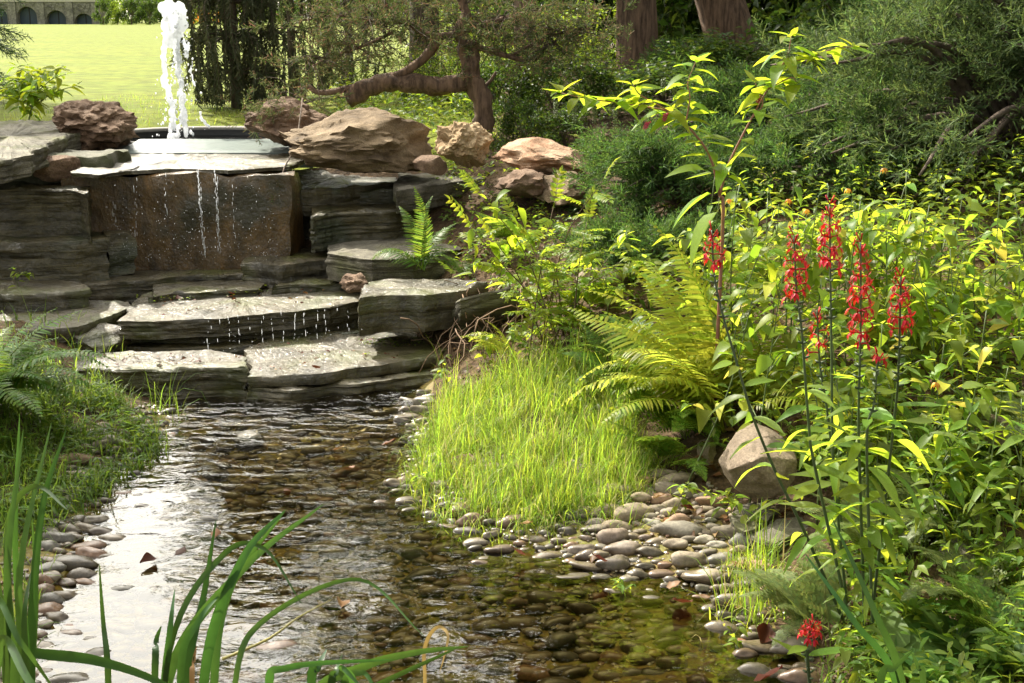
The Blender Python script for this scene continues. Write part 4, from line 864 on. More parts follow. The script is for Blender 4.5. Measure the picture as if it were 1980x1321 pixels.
fern('big green fern hanging over the lowest slab', gb(-50, 800, .2), 26, .66, ME_fL, (-PI * .5, PI * .6), extra=((-.1, .75, 1, .0), (.15, .7, 2, .1), (-.35, .7, 1, -.05), (.4, .6, 0, .3)))
fern('small upright fern on the pale dry slab', D(815, 522, 6.95), 8, .42, ME_fL, (PI * .1, PI * .95), extra=((PI * .75, .5, 0, 1.2), (PI * .2, .45, 0, 1.0), (PI * 1.1, .35, 2, .1)))
fern('pale toothed fern beneath the red flower stems', gb(1580, 1190, .08), 10, .36, ME_fP, (PI * .35, PI * 1.25))
fern('pale toothed fern between flower stems and basal leaves', gb(1730, 1050, .2), 9, .38, ME_fP, (PI * .1, PI * 1.2))
fern('pale toothed fern beside the pinkish rock', gb(1850, 1000, .28), 8, .36, ME_fP, (PI * .1, PI * 1.3))
fern('sunlit pale fern leaning in beside the leafy stems', gb(2040, 800, .5), 8, .5, ME_fP, (PI * .6, PI * 1.3))
fern('green fern overhanging the cobbles from the sedge', gb(1300, 900, .12), 6, .3, ME_fG, (PI * .9, PI * 1.8))
fern('bracken-like fern behind the leafy stems', gb(1760, 640, .6), 8, .62, ME_fY, (PI * .2, PI * .9))
fern('bracken-like fern behind the spotted leafy stems', gb(1480, 600, .5), 8, .55, ME_fY, (PI * .3, PI * 1.0))
fern('green fern on the bank among the basal leaves', gb(1940, 1150, .25), 8, .34, ME_fG, (PI * .2, PI * 1.4))
fern('small fern growing by the rounded stone', gb(1165, 310, .95), 5, .32, ME_fP, (PI * .6, PI * 1.2))
for a_, b_, z_, n_, L_, me_, wh in ((1240, 740, .25, 9, .42, ME_fG, 'green fern between the sedge and the yellow fern'), (1340, 780, .25, 9, .46, ME_fL, 'green fern in front of the large yellow fern'), (1610, 880, .3, 8, .42, ME_fG, 'green fern behind the tallest red flower stem'), (1720, 900, .3, 8, .42, ME_fL, 'green fern behind the short loose flower stem'),
    (1860, 900, .35, 9, .42, ME_fG, 'green fern above the pinkish rock'), (1900, 1090, .28, 8, .34, ME_fP, 'pale fern above the tan stone'), (1650, 780, .4, 9, .5, ME_fY, 'yellow fern among the bushy bright herbs'), (1880, 620, .6, 8, .5, ME_fY, 'yellow fern below the bare arching branch'), (1170, 690, .3, 7, .36, ME_fL, 'green fern at the back of the sedge')):
    fern(wh, gb(a_, b_, z_), n_, L_, me_, (PI * .15, PI * 1.35))
fern('small green fern on the slope below the dark crumbly rock', gb(985, 440, .65), 7, .36, ME_fG, (PI * .6, PI * 1.5))
fern('small green fern beside the long dark layered slab', gb(900, 500, .5), 6, .3, ME_fL, (PI * .2, PI * 1.2))
fern('small fern at the root of the leafy shrub', gb(990, 690, .2), 7, .36, ME_fY, (PI * .7, PI * 1.3))

# ------------------------------------------------------------------ leafy right-bank plants
def at_top(px, py, d):
    t = D(px, py, d); b = Vector((t.x + RP.gauss(0, .08), d + RP.gauss(0, .06), 0)); b.z = H(b.x, b.y); return b, t
REFS = [(1390, 'the pokeweed stem'), (1535, 'the red spike with side bloom'), (1605, 'the tallest red spike'), (1664, 'the longest red spike'), (1742, 'the short loose red spike'), (1830, 'the bare arching branch'), (1950, 'the tall grey-green juniper')]
def herb(px, py, d, label, group, **k):
    label = label.replace('@', min(REFS, key=lambda q: abs(q[0] - px))[1])
    b, t = at_top(px, py, d); bushy('leafy_herb', label, 'plant', group, b, t, k.pop('leaves', RP.choice((ME_jewel, ME_jewel, ME_mix))), k.pop('size', (.06, .128)), **k)
for i in range(24):
    herb(1365 + i * 18 + RP.uniform(-14, 14), RP.uniform(330, 420), RP.uniform(4.7, 5.3), 'tall pale-leaved herb far behind @', 'tall herbs in front of the juniper', nbr=5, per=5, spread=.2)
for i in range(6):
    herb(1800 + i * 34 + RP.uniform(-10, 10), RP.uniform(335, 400), RP.uniform(4.4, 4.9), 'broad-leaved yellowish herb under @', 'herbs before the bare branches', nbr=4, per=5, spread=.17, size=(.085, .13))
for i in range(11):
    herb(1470 + i * 50 + RP.uniform(-20, 20), RP.uniform(480, 570), RP.uniform(4.1, 4.5), 'bushy bright waist-high herb behind @', 'herbs behind the red flower spikes', nbr=6, per=5, spread=.17, size=(.055, .125))
for i in range(9):
    herb(1560 + i * 50 + RP.uniform(-20, 20), RP.uniform(600, 720), RP.uniform(3.75, 4.05), 'knee-high leafy herb crowding the stem of @' if i < 5 else 'knee-high leafy herb in front of @', 'herbs crowding the flower stems', nbr=5, per=5, spread=.16, size=(.06, .10))
for i in range(6):
    herb(1760 + i * 42 + RP.uniform(-15, 15), RP.uniform(760, 880), RP.uniform(3.4, 3.7), 'low narrow-leaved herb above the basal leaves, below @', 'herbs above the basal leaves', nbr=4, per=4, spread=.12, size=(.08, .13), leaves=ME_card)
for px, py, d in ((1150, 470, 6.0), (1210, 455, 6.0), (1250, 500, 5.9), (1300, 480, 5.8), (1170, 530, 5.8), (1330, 540, 5.6)):
    herb(px, py, d, 'small-leaved upright herb between the shrub and the juniper', 'small-leaved herbs', nbr=4, per=5, spread=.12, leaves=ME_small, size=(.07, .11), r=.003)
for px, py, d in ((930, 650, 5.9), (985, 630, 5.8), (860, 690, 5.75)):
    herb(px, py, d, 'low round-leaved seedling at the back of the sedge', 'seedlings behind the sedge', nbr=2, per=4, spread=.08, size=(.05, .07), r=.003)
for px, py, d in ((1370, 950, 4.1), (1420, 960, 4.05), (1330, 945, 4.2)):
    herb(px, py, d, 'yellow-green seedling between the cobbles and the boulder', 'seedlings by the cobbles', nbr=3, per=4, spread=.08, size=(.045, .07), r=.002, leaves=ME_small)
herb(800, 930, 4.62, 'small green plant standing in the shallow water', None, nbr=3, per=4, spread=.06, size=(.03, .05), r=.002, leaves=ME_small)
herb(1225, 1130, 3.7, 'tiny grass-like sprout standing in the water', None, nbr=3, per=3, spread=.04, size=(.03, .05), r=.0015, leaves=ME_card)
herb(1400, 1205, 3.35, 'small green sprout at the water edge', None, nbr=3, per=3, spread=.05, size=(.03, .05), r=.0015, leaves=ME_small)
herb(30, 520, 6.9, 'young green plant in front of the big dark shaded slab', None, nbr=2, per=4, spread=.08, size=(.05, .08), r=.003)
# basal rosettes of broad leaves
def rosette(label, base, n, size, group=None, leaves=None):
    root = empty('broad_leaf_plant', base); tag(root, label, 'plant', group)
    mb = MB(); mb.tube([(0, 0, -.02), (0, 0, .04)], [.012, .004], 5); link('crown', mb.mesh('crown', M_stemdark), root)
    for i in range(n):
        a = i * 2.4 + RP.gauss(0, .3); put_leaf(root, RP.choice(leaves or ME_big), Vector(base) + Vector((0, 0, .02)), rnd_dir(a, RP.uniform(.2, 1.0)), RP.uniform(*size))
for px, py, z, wh in ((1770, 1130, .2, 'beside the tan stone'), (1840, 1190, .18, 'below the tan stone'), (1900, 1260, .15, 'among grass seedlings'), (1820, 1290, .12, 'next to the iris pair'), (1960, 1230, .2, 'under the green fern'), (1740, 1240, .12, 'at the foot of the red flower stems')):
    rosette('rosette of broad green leaves ' + wh, gb(px, py, z), 8, (.11, .18), 'basal leaf rosettes')
# orange spotted flowers
for px, py, d in ((1410, 385, 4.9), (1525, 385, 4.8), (1560, 405, 4.8), (1710, 325, 4.6), (1810, 740, 3.7), (1640, 365, 4.9)):
    root = empty('orange_flower', D(px, py, d)); tag(root, 'small hanging orange flower among the pale-leaved herbs', 'flower', 'orange flowers')
    for k in range(4): put_leaf(root, ORF if k else ORF, root.location, rnd_dir(k * 1.6, -.3), .022, name='petal') if False else link('petal', ME_small[0] if False else lmesh('petal', M_orangefl, .3, 4, .4, .5, P_ov), root, mat4=frame((0, 0, 0), rnd_dir(k * 1.6, -.5), (0, 0, 1), .024))

# ------------------------------------------------------------------ shrub with pinnate leaves
def pinnate_T(n=8, w=.24):
    mb = MB(); mb.tube([(0, 0, 0), (0, .5, .03), (0, 1, -.03)], [.006, .005, .003], 4, cap=False)
    for i in range(n):
        t = .18 + .78 * i / (n - 1); L_ = .26 * (math.sin(math.pi * (.2 + .7 * i / n)) * .5 + .5)
        for s in (-1, 1):
            v, f = leaf_T(w, 4, .3, .25, P_ov); m = np.array(frame((0, t, .03 * math.sin(3 * t)), (s, .55 + RP.gauss(0, .1), RP.gauss(0, .12)), (0, 0, 1), L_)); mb.inst(v, f, (), m[None])
    v, f = leaf_T(w, 4, .3, .25, P_ov); mb.inst(v, f, (), np.array(frame((0, 1, -.03), (0, 1, 0), (0, 0, 1), .22))[None])
    return mb.mesh('compound_leaf', M_pin)
ME_pin = [pinnate_T(7), pinnate_T(9), pinnate_T(8, .28)]
sb = gb(1075, 650, .3); shrub = empty('leafy_shrub', sb); tag(shrub, 'bright yellow-green shrub with paired leaflets beside the pale leaning slab', 'shrub')
tips = [(930, 380), (960, 470), (915, 445), (1000, 430), (1070, 400), (1165, 350), (1135, 430), (1040, 480), (1190, 480), (1010, 545), (1100, 510), (1160, 545), (1060, 560), (1120, 590), (1200, 520), (1040, 610)]
cs = []
for k, (a, b_) in enumerate(tips):
    t = D(a, b_, sb.y + RP.uniform(-.3, .35)); f0 = sb + Vector((RP.gauss(0, .1), RP.gauss(0, .1), 0)); f0.z = H(f0.x, f0.y); m = f0.lerp(t, .5) + Vector((RP.gauss(0, .04), 0, .1)); cs.append((curve([f0, m, t], 10), .0042, .0015))
stem_obj(shrub, cs, M_stembrown)
for pts, _, _ in cs:
    for i in range(8):
        t = .22 + .78 * (i + .5) / 8; p = pts[int(t * 9)]; d = rnd_dir(RP.uniform(0, 6.28), RP.uniform(-.35, .25)); d = (d + (pts[-1] - pts[4]).normalized() * .25).normalized()
        link('compound_leaf', RP.choice(ME_pin), shrub, mat4=frame(p - sb, d, (RP.gauss(0, .3), RP.gauss(0, .3), 1), RP.uniform(.10, .19)))
    link('compound_leaf', RP.choice(ME_pin), shrub, mat4=frame(pts[-1] - sb, (pts[-1] - pts[-3]).normalized() + Vector((0, 0, .1)), (0, -.5, 1), RP.uniform(.13, .2)))
# broad leaves at the top of the shrub
for k in range(26):
    p = D(RP.uniform(915, 1010), RP.uniform(365, 560), sb.y - .15); put_leaf(shrub, RP.choice(ME_poke), p, rnd_dir(RP.uniform(0, 6.28), RP.uniform(-.9, .1)), RP.uniform(.07, .12))

# ------------------------------------------------------------------ pokeweed
pd = 4.75; pb = Vector((D(1395, 420, pd).x, pd, 0)); pb.z = H(pb.x, pd)
poke = empty('pokeweed', pb); tag(poke, 'tall pokeweed with big sunlit leaves rising before the dark juniper', 'plant')
fork = D(1392, 378, pd)
br = {'r': [(1392, 378), (1408, 320), (1450, 235), (1500, 145), (1522, 110), (1530, 70)], 'rr': [(1522, 125), (1560, 112), (1610, 95), (1650, 90)],
      'l': [(1392, 378), (1372, 300), (1330, 245), (1290, 215), (1200, 200), (1130, 190), (1085, 180)], 'lu': [(1335, 245), (1334, 190), (1330, 160), (1345, 120)], 'll': [(1290, 215), (1240, 185), (1225, 165)], 'm': [(1450, 235), (1475, 200), (1460, 160)], 'r2': [(1490, 165), (1530, 150), (1540, 165)]}
cs = [(curve([pb, D(1398, 430, pd), fork], 8), .011, .009)]; dep = {}
for k, v in br.items():
    off = RP.uniform(-.12, .12); pts = [D(a, b_, pd + off * i / len(v)) for i, (a, b_) in enumerate(v)]
    if k not in 'rl': 
        par = min((q for c in cs[1:] for q in c[0]), key=lambda q: (q - pts[0]).length); dy = par.y; pts = [par] + [D(a, b_, dy + off * i / len(v)) for i, (a, b_) in enumerate(v)][1:]
    cs.append((curve(pts, 18), .008 if k in 'rl' else .005, .002)); dep[k] = cs[-1][0]
cs = [(p_, a_ * .68, b_ * .7) for p_, a_, b_ in cs]
stem_obj(poke, cs, M_stemred, 6)
def plant_leaves(root, pts, n, meshes, size, t0=.1, pitch=(-.35, .35), tipn=4):
    a0 = RP.uniform(0, 6.28)
    for i in range(n):
        f = (t0 + (1 - t0) * (i + .5) / n) * (len(pts) - 1); k = min(len(pts) - 2, int(f)); p = pts[k].lerp(pts[k + 1], f - k)
        put_leaf(root, RP.choice(meshes), p, rnd_dir(a0 + i * 2.4 + RP.gauss(0, .4), RP.uniform(*pitch)), RP.uniform(*size))
    for i in range(tipn): put_leaf(root, RP.choice(meshes), pts[-1], rnd_dir(a0 + i * 1.9, RP.uniform(.1, .9)), size[0] * RP.uniform(.6, 1.0))
plant_leaves(poke, dep['r'], 24, ME_poke, (.10, .16), .12); plant_leaves(poke, dep['rr'], 12, ME_poke, (.08, .12)); plant_leaves(poke, dep['l'], 38, ME_poke, (.10, .155), .08)
plant_leaves(poke, dep['lu'], 16, ME_poke, (.09, .14)); plant_leaves(poke, dep['ll'], 9, ME_poke, (.09, .13)); plant_leaves(poke, dep['m'], 9, ME_poke, (.09, .13)); plant_leaves(poke, dep['r2'], 6, ME_poke, (.09, .13))
for px, py, dx, dz, s in ((1385, 370, -.9, -.35, .22), (1395, 400, -.7, -.75, .26), (1400, 350, .2, .9, .17), (1370, 330, -1, .15, .17)):
    put_leaf(poke, ME_poke[1], D(px, py, pd), Vector((dx, -.25, dz)), s)
def raceme(px, py, d, L, dirx=0, pink=False):
    p = D(px, py, d); mb = MB(); pts = [Vector((0, 0, 0)), Vector((dirx * L * .4, 0, -L * .4)), Vector((dirx * L * .6, 0, -L))]; mb.tube(curve(pts, 6), .0015, 4)
    Mx = []
    for i in range(26):
        t = .15 + .85 * i / 26; q = curve(pts, 12)[int(t * 11)]; a = i * 2.4; r = .004 * (1.1 - .4 * t); Mx.append(np.array(Matrix.LocRotScale(q + Vector((math.cos(a), math.sin(a), 0)) * .007, None, Vector((r, r, r)))))
    mb.inst(IV1, (), IF1, np.array(Mx)); o = link('berry_raceme', mb.mesh('berry_raceme', M_pinkst if pink else M_berry), poke); o.location = p - poke.location
for a in ((1075, 195, 4.7, .07), (1112, 200, 4.72, .08), (1150, 205, 4.72, .07), (1190, 208, 4.74, .09), (1283, 150, 4.75, .07), (1305, 165, 4.75, .06), (1525, 95, 4.7, .09), (1600, 115, 4.7, .08, .4), (1570, 110, 4.72, .06, .5)): raceme(*a)
for a in ((1255, 235, 4.72, .03, -.8, True), (1290, 218, 4.72, .04, -.5, True), (1465, 185, 4.75, .035, .2, True)): raceme(*a)

# ------------------------------------------------------------------ cardinal flowers
def flower_T():
    mb = MB(); mb.tube([(0, 0, 0), (0, .3, .06), (0, .62, .03)], [.05, .045, .07], 5, cap=False)
    for s, d, L_ in ((-.9, -.5, .5), (0, -.75, .55), (.9, -.5, .5)):
        v, f = leaf_T(.2, 3, .2, .5, P_lan); mb.inst(v, f, (), np.array(frame((0, .6, .0), (s * .6, .55, d), (0, .4, 1), L_))[None])
    for s in (-1, 1):
        v, f = leaf_T(.08, 3, .2, -.3, P_lan); mb.inst(v, f, (), np.array(frame((0, .6, .03), (s * .8, .2, .5), (0, .4, 1), .5))[None])
    mb.tube([(0, .55, .03), (0, .7, .25), (0, .85, .3)], [.02, .018, .03], 4)
    return mb.mesh('flower', M_red)
ME_fl = [flower_T(), flower_T()]
def bud_T():
    mb = MB(); mb.tube([(0, 0, 0), (0, .5, .05), (0, 1, .1)], [.05, .07, .09], 5); return mb.mesh('flower_bud', M_red)
ME_bud = bud_T()
def cardinal(label, stem_px, d0, d1, spike, nfl, leaves_y, nleaf, buds=5, scale=1.0):
    pts = [D(a, b_, d0 + (d1 - d0) * i / (len(stem_px) - 1)) for i, (a, b_) in enumerate(stem_px)]
    b = pts[0].copy(); b.z = H(b.x, b.y); pts[0] = b
    root = empty('cardinal_flower', b); tag(root, label, 'flower', 'red flower spikes')
    c = curve(pts, 40); stem_obj(root, [(c, .0052, .0025)], M_stemdark, 6)
    ys = [pix(p)[1] for p in c]
    def at(y): 
        k = min(range(40), key=lambda i: abs(ys[i] - y)); return c[k]
    a0 = RP.uniform(0, 6.28)
    for i in range(nfl):
        y = spike[0] + (spike[1] - spike[0]) * (i + .5) / nfl; p = at(y); t = i / nfl; a = a0 + i * 2.4
        s = (.024 + .02 * min(1, t * 2.2)) * RP.uniform(.85, 1.15) * scale
        link('flower', RP.choice(ME_fl), root, mat4=frame(p - b, rnd_dir(a, .25 - .15 * t + RP.gauss(0, .12)), (0, 0, 1), s))
    for i in range(buds):
        p = at(spike[0] + 4 * i); link('flower_bud', ME_bud, root, mat4=frame(p - b, rnd_dir(a0 + i * 2.1, .95), (0, 0, 1), .028 * scale))
    for i in range(14):
        p = at(spike[1] + 8 + i * 7); link('seed_capsule', CAPS, root, mat4=frame(p - b, rnd_dir(i * 2.4, .4), (0, 0, 1), .018))
    for i in range(nleaf):
        y = leaves_y[0] + (leaves_y[1] - leaves_y[0]) * i / max(1, nleaf - 1); p = at(y + RP.uniform(-6, 6)); t = i / nleaf
        s = .05 + .085 * math.sin(math.pi * min(1, .15 + t * .75)); a = a0 + i * 2.4
        put_leaf(root, RP.choice(ME_card), p, rnd_dir(a, RP.uniform(-.25, .3)), s * RP.uniform(.85, 1.2))
    return root
mb = MB(); mb.tube([(0, 0, 0), (0, .5, 0), (0, 1, 0)], [.12, .22, .1], 5); CAPS = mb.mesh('seed_capsule', M_stemdark)
cardinal('cardinal flower with short red spike set apart toward the fern', [(1640, 1190), (1552, 1021), (1503, 920), (1458, 812), (1425, 703), (1395, 600), (1381, 530), (1376, 445)], 3.35, 3.5, (450, 515), 11, (690, 1100), 17)
cardinal('cardinal flower with red spike and a small side bloom below', [(1652, 1235), (1640, 1190), (1575, 900), (1564, 824), (1550, 640), (1540, 560), (1535, 455)], 3.25, 3.3, (460, 580), 22, (720, 1120), 20)
cardinal('tallest cardinal flower, its red spike rising highest', [(1640, 1180), (1635, 1150), (1612, 900), (1608, 700), (1606, 560), (1604, 395)], 3.4, 3.45, (400, 520), 22, (740, 1100), 18)
cardinal('cardinal flower with the longest red spike', [(1676, 1220), (1671, 1190), (1662, 900), (1660, 800), (1664, 640), (1664, 468)], 3.25, 3.25, (472, 668), 32, (720, 1130), 20)
cardinal('cardinal flower with short loose red spike beside the herbs', [(1683, 1226), (1690, 1155), (1726, 840), (1737, 720), (1742, 535)], 3.3, 3.2, (540, 645), 18, (680, 1110), 18)
cardinal('budding cardinal flower stem without open spike', [(1692, 1234), (1687, 1200), (1676, 860), (1690, 780), (1697, 690)], 3.2, 3.2, (688, 700), 3, (790, 1130), 15, buds=3)
cardinal('young cardinal flower with few blooms behind the longest spike', [(1640, 1150), (1625, 1000), (1600, 800), (1585, 700), (1580, 600)], 3.6, 3.6, (610, 690), 8, (740, 1050), 12)
cardinal('low cardinal flower head drooping over the pale fern', [(1575, 1290), (1560, 1255), (1565, 1225), (1572, 1205)], 3.0, 2.95, (1205, 1235), 14, (1240, 1280), 4, scale=.85)

# ------------------------------------------------------------------ irises
def blade(root, pts, w, mat, fold=.25, n=16, face=None, name='blade'):
    n = 30; c = curve(pts, n); b = Vector(root.location); V = []
    tw = RP.uniform(-.5, .5)
    for i, p in enumerate(c):
        t = i / (n - 1); tg = (c[min(n - 1, i + 1)] - c[max(0, i - 1)]).normalized()
        vw = Vector((math.sin(tw * t), -1, .2)) if face is None else Vector(face)
        sd = tg.cross(vw).normalized(); nn = sd.cross(tg)
        hw = w * .35 * min(1, (1 - t) ** .55 * 1.25 if t > .4 else .75 + .5 * t); hw = max(hw, .0004)
        V += [p - b - sd * hw + nn * hw * fold, p - b, p - b + sd * hw + nn * hw * fold]
    F4 = []
    for i in range(n - 1): a = i * 3; F4 += [(a, a + 1, a + 4, a + 3), (a + 1, a + 2, a + 5, a + 4)]
    return link(name, fastmesh(name, np.array([v[:] for v in V]), np.array(F4), mat), root)
def iris(label, basepx, d, bl, group='iris clumps'):
    b = D(*basepx, d); b.z = H(b.x, b.y); root = empty('iris_clump', b); tag(root, label, 'iris', group)
    for pl, w, dm in bl:
        dry = dm == 'dry'; pts = [D(a, y, d + dd) for a, y, dd in pl]
        blade(root, [b + Vector((RP.gauss(0, .03), RP.gauss(0, .03), -.02))] * 0 + pts, w, M_irisdry if dry else M_iris)
    return root
iris('tall iris clump rising beside the left bank grass', (70, 1500), 2.15, [
    ([(20, 1600, 0), (30, 1320, 0), (15, 1100, .0), (45, 830, .05)], .030, 0), ([(50, 1600, 0), (50, 1320, 0), (40, 1100, .0), (100, 815, .05)], .032, 0), ([(70, 1600, 0), (60, 1300, 0), (80, 1000, .0), (128, 830, .0)], .030, 0),
    ([(40, 1600, 0), (45, 1300, .05), (30, 1050, .05), (38, 800, .08)], .024, 0), ([(10, 1600, 0), (15, 1200, 0), (20, 1000, .05), (70, 940, 0), (130, 985, -.1)], .022, 0), ([(30, 1600, 0), (10, 1250, .1), (-20, 1050, .1), (-40, 900, .1)], .03, 0),
    ([(60, 1600, 0), (55, 1350, -.05), (48, 1200, -.05), (60, 1105, 0)], .026, 0), ([(-30, 1600, 0), (0, 1250, 0), (60, 1320, -.15), (150, 1420, -.2)], .03, 0), ([(0, 1600, 0), (-10, 1180, .0), (40, 1240, -.1), (110, 1340, -.1)], .026, 0),
    ([(80, 1600, 0), (62, 1350, .1), (70, 1150, .1), (62, 1000, .1)], .022, 0)])
iris('wide iris clump standing before the mirrored sky', (400, 1560), 2.1, [
    ([(300, 1640, 0), (330, 1300, 0), (470, 1100, 0), (625, 975, .05)], .030, 0), ([(380, 1640, 0), (400, 1280, 0), (470, 1080, 0), (553, 985, .05)], .030, 0), ([(350, 1640, 0), (365, 1300, 0), (395, 1150, .05), (418, 1005, .05)], .026, 0),
    ([(420, 1640, 0), (415, 1310, 0), (450, 1130, .05), (550, 990, .05)], .024, 0), ([(300, 1640, 0), (330, 1250, .0), (430, 1075, .05), (510, 1060, .0), (585, 1170, -.1)], .018, 0), ([(280, 1640, 0), (318, 1320, 0), (330, 1210, 0), (338, 1140, .05)], .022, 0),
    ([(210, 1640, 0), (210, 1320, 0), (200, 1200, .05), (192, 1090, .05)], .020, 0), ([(290, 1640, 0), (300, 1300, .0), (302, 1240, .05), (312, 1210, .05)], .020, 0), ([(440, 1640, 0), (455, 1320, 0), (510, 1200, .05), (690, 1120, .0), (820, 1230, -.2)], .018, 0),
    ([(20, 1245, .1), (70, 1262, .08), (180, 1275, .0), (290, 1310, -.1), (420, 1380, -.2)], .034, 0), ([(380, 1640, 0), (372, 1330, -.03), (375, 1280, 0), (380, 1250, 0)], .016, 'dry'), ([(360, 1640, 0), (350, 1300, -.05), (385, 1200, -.05), (425, 1150, 0)], .022, 0)])
iris('iris clump leaning along the water with a dry curled blade', (640, 1600), 2.15, [
    ([(560, 1640, 0), (600, 1360, 0), (700, 1290, 0), (800, 1262, -.05), (905, 1250, -.1)], .030, 0), ([(590, 1640, 0), (610, 1400, 0), (720, 1330, -.05), (890, 1250, -.1)], .026, 0), ([(600, 1640, 0), (602, 1330, 0), (615, 1290, .0), (632, 1255, .05)], .028, 0),
    ([(620, 1640, 0), (640, 1340, 0), (650, 1300, 0), (662, 1265, .05)], .024, 0), ([(540, 1640, 0), (520, 1340, 0), (560, 1290, -.05), (760, 1275, -.1)], .026, 0), ([(826, 1640, .1), (822, 1330, .05), (820, 1262, .05), (832, 1226, .05), (850, 1212, .04), (866, 1228, .02), (860, 1265, 0), (850, 1300, 0)], .012, 'dry'),
    ([(700, 1640, 0), (690, 1350, -.05), (660, 1290, -.1), (700, 1330, -.15)], .022, 0), ([(660, 1640, 0), (660, 1350, 0), (700, 1300, -.05), (730, 1340, -.1)], .024, 0)])
iris('pair of dark iris blades in front of the red flower stems', (1740, 1480), 2.3, [
    ([(1760, 1640, 0), (1735, 1330, 0), (1650, 1200, 0), (1556, 1070, .1)], .024, 0), ([(1780, 1640, 0), (1745, 1330, 0), (1690, 1180, 0), (1608, 1000, .1)], .026, 0), ([(1690, 1640, -.1), (1700, 1330, -.1), (1730, 1290, -.1), (1765, 1258, -.1)], .026, 0), ([(1790, 1640, -.1), (1785, 1330, -.1), (1775, 1290, -.1), (1762, 1262, -.1)], .02, 0)])
# fallen yellow stem across the water
mb = MB(); mb.tube(curve([D(430, 1275, 2.75), D(520, 1235, 2.85), D(575, 1195, 2.95), D(640, 1160, 3.1)], 10), [.0045 - .003 * i / 9 for i in range(10)], 5)
tag(link('fallen_stem', mb.mesh('fallen_stem', plainmat('yellow_stem', (.30, .26, .06), .5))), 'yellowed broken stem lying over the water by the irises', 'stem')
# ------------------------------------------------------------------ fallen leaves
def dead(label, lst, group, size=(.05, .08)):
    for px, py, z in lst:
        o = link('dead_leaf', RP.choice(ME_dead)); o.matrix_basis = frame(G(px, py, z), rnd_dir(RP.uniform(0, 6.28), RP.uniform(-.1, .15)), (RP.gauss(0, .2), RP.gauss(0, .2), 1), RP.uniform(*size)); tag(o, label, 'leaf', group)
dead('rust-brown dead leaf floating on the open stream', [(305, 1078, .012), (662, 1160, .012), (360, 1055, .01), (420, 1020, .01), (690, 900, .005), (560, 950, .01), (640, 870, .01), (735, 860, .01)], 'dead leaves floating')
dead('rust-brown dead leaf lying on the cobbles', [(1180, 1085, .05), (1005, 1010, .05), (1150, 1068, .05), (1345, 985, .1), (1320, 975, .1), (1410, 1085, .07), (1285, 1135, .02), (1340, 1000, .1), (1260, 965, .1), (945, 975, .05), (1020, 1075, .03)], 'dead leaves on the cobbles')
dead('brown leaf stranded on a wet cascade slab', [(240, 703, .17), (305, 700, .17), (390, 695, .17), (725, 655, .14), (350, 580, .29), (455, 568, .29), (590, 567, .29), (620, 712, .14)], 'leaves stranded on slabs', (.04, .06))
dead('brown leaf in the shallows under the pale fern', [(1470, 1250, .012), (1450, 1245, .01), (1400, 1165, .012), (1330, 1160, .012), (1450, 1318, .012)], 'leaves in the shallows', (.06, .1))

# ================================================================== conifers, trees, background
M_jun = leafmat('juniper_foliage', (.055, .105, .03), (.14, .24, .04), .4, vv=.55, rough=.6)
M_jundry = leafmat('greyish_juniper_foliage', (.085, .115, .045), (.15, .19, .05), .38, vv=.55, rough=.7, tint=(.19, .11, .065), tintamt=.2)
M_jungrey = leafmat('grey_green_juniper', (.085, .125, .05), (.17, .24, .06), .38, vv=.55, rough=.7)
M_spruce = leafmat('spruce_needles', (.03, .06, .028), (.05, .10, .03), .3, vv=.4, rough=.6)
M_weep = leafmat('weeping_spruce_needles', (.075, .085, .045), (.12, .13, .05), .3, vv=.4, rough=.6)
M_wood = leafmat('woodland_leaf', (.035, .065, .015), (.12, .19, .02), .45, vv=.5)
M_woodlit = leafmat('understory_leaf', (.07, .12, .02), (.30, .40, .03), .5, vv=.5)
M_bark = barkmat('red_brown_bark', (.05, .03, .02), (.28, .18, .115))
M_barkg = barkmat('grey_brown_bark', (.045, .035, .028), (.16, .125, .095))
M_branch = barkmat('branch_bark', (.05, .035, .025), (.20, .15, .11), 8, 8)
RT = random.Random(77)
def spray_T(seed, n=16, L2=.36, w=.012, flat=.5, needles=3):
    """unit feathery conifer spray along +Y, many thin blades"""
    r = np.random.default_rng(seed); mb = MB(); TV = []; TF = []
    def strip(a, b, w0, up):
        a, b = np.array(a), np.array(b); d = b - a; s = np.cross(d, up); s = s / (np.linalg.norm(s) + 1e-9) * w0; k = len(TV)
        TV.extend([a - s, a + s, b + s * .25, b - s * .25]); TF.append((k, k + 1, k + 2, k + 3))
    strip((0, 0, 0), (0, 1, 0), w, (0, 0, 1)); strip((0, 0, 0), (0, 1, 0), w, (1, 0, 0))
    for i in range(n):
        t = .12 + .86 * i / n; a = i * 2.4 + r.normal(0, .3); L_ = L2 * (1 - .75 * t) * r.uniform(.8, 1.2) + .06
        d = np.array([math.cos(a), .95, math.sin(a) * flat]); d /= np.linalg.norm(d); o = np.array([0, t, 0]); e = o + d * L_
        strip(o, e, w * .9, r.normal(size=3))
        for q in range(needles):
            tq = (q + 1) / (needles + 1); oo = o + d * L_ * tq; dd = d + r.normal(0, .55, 3); dd /= np.linalg.norm(dd); strip(oo, oo + dd * L_ * .5 * (1.1 - tq * .5), w * .8, r.normal(size=3))
    return np.array(TV), np.array(TF)
SPR = [spray_T(s) for s in range(4)]; SPRfine = [spray_T(s + 10, 15, .42, .020, .8, 3) for s in range(3)]
def spray_fill(mb, P, Dr, S, T):
    r = np.random.default_rng(len(P)); k = r.integers(0, len(T), len(P)); U = r.normal(0, .5, (len(P), 3)) + [0, 0, 1]
    for i in range(len(T)):
        m = k == i
        if m.any(): mb.inst(T[i][0], T[i][1], (), frames(P[m], Dr[m], U[m], S[m]))
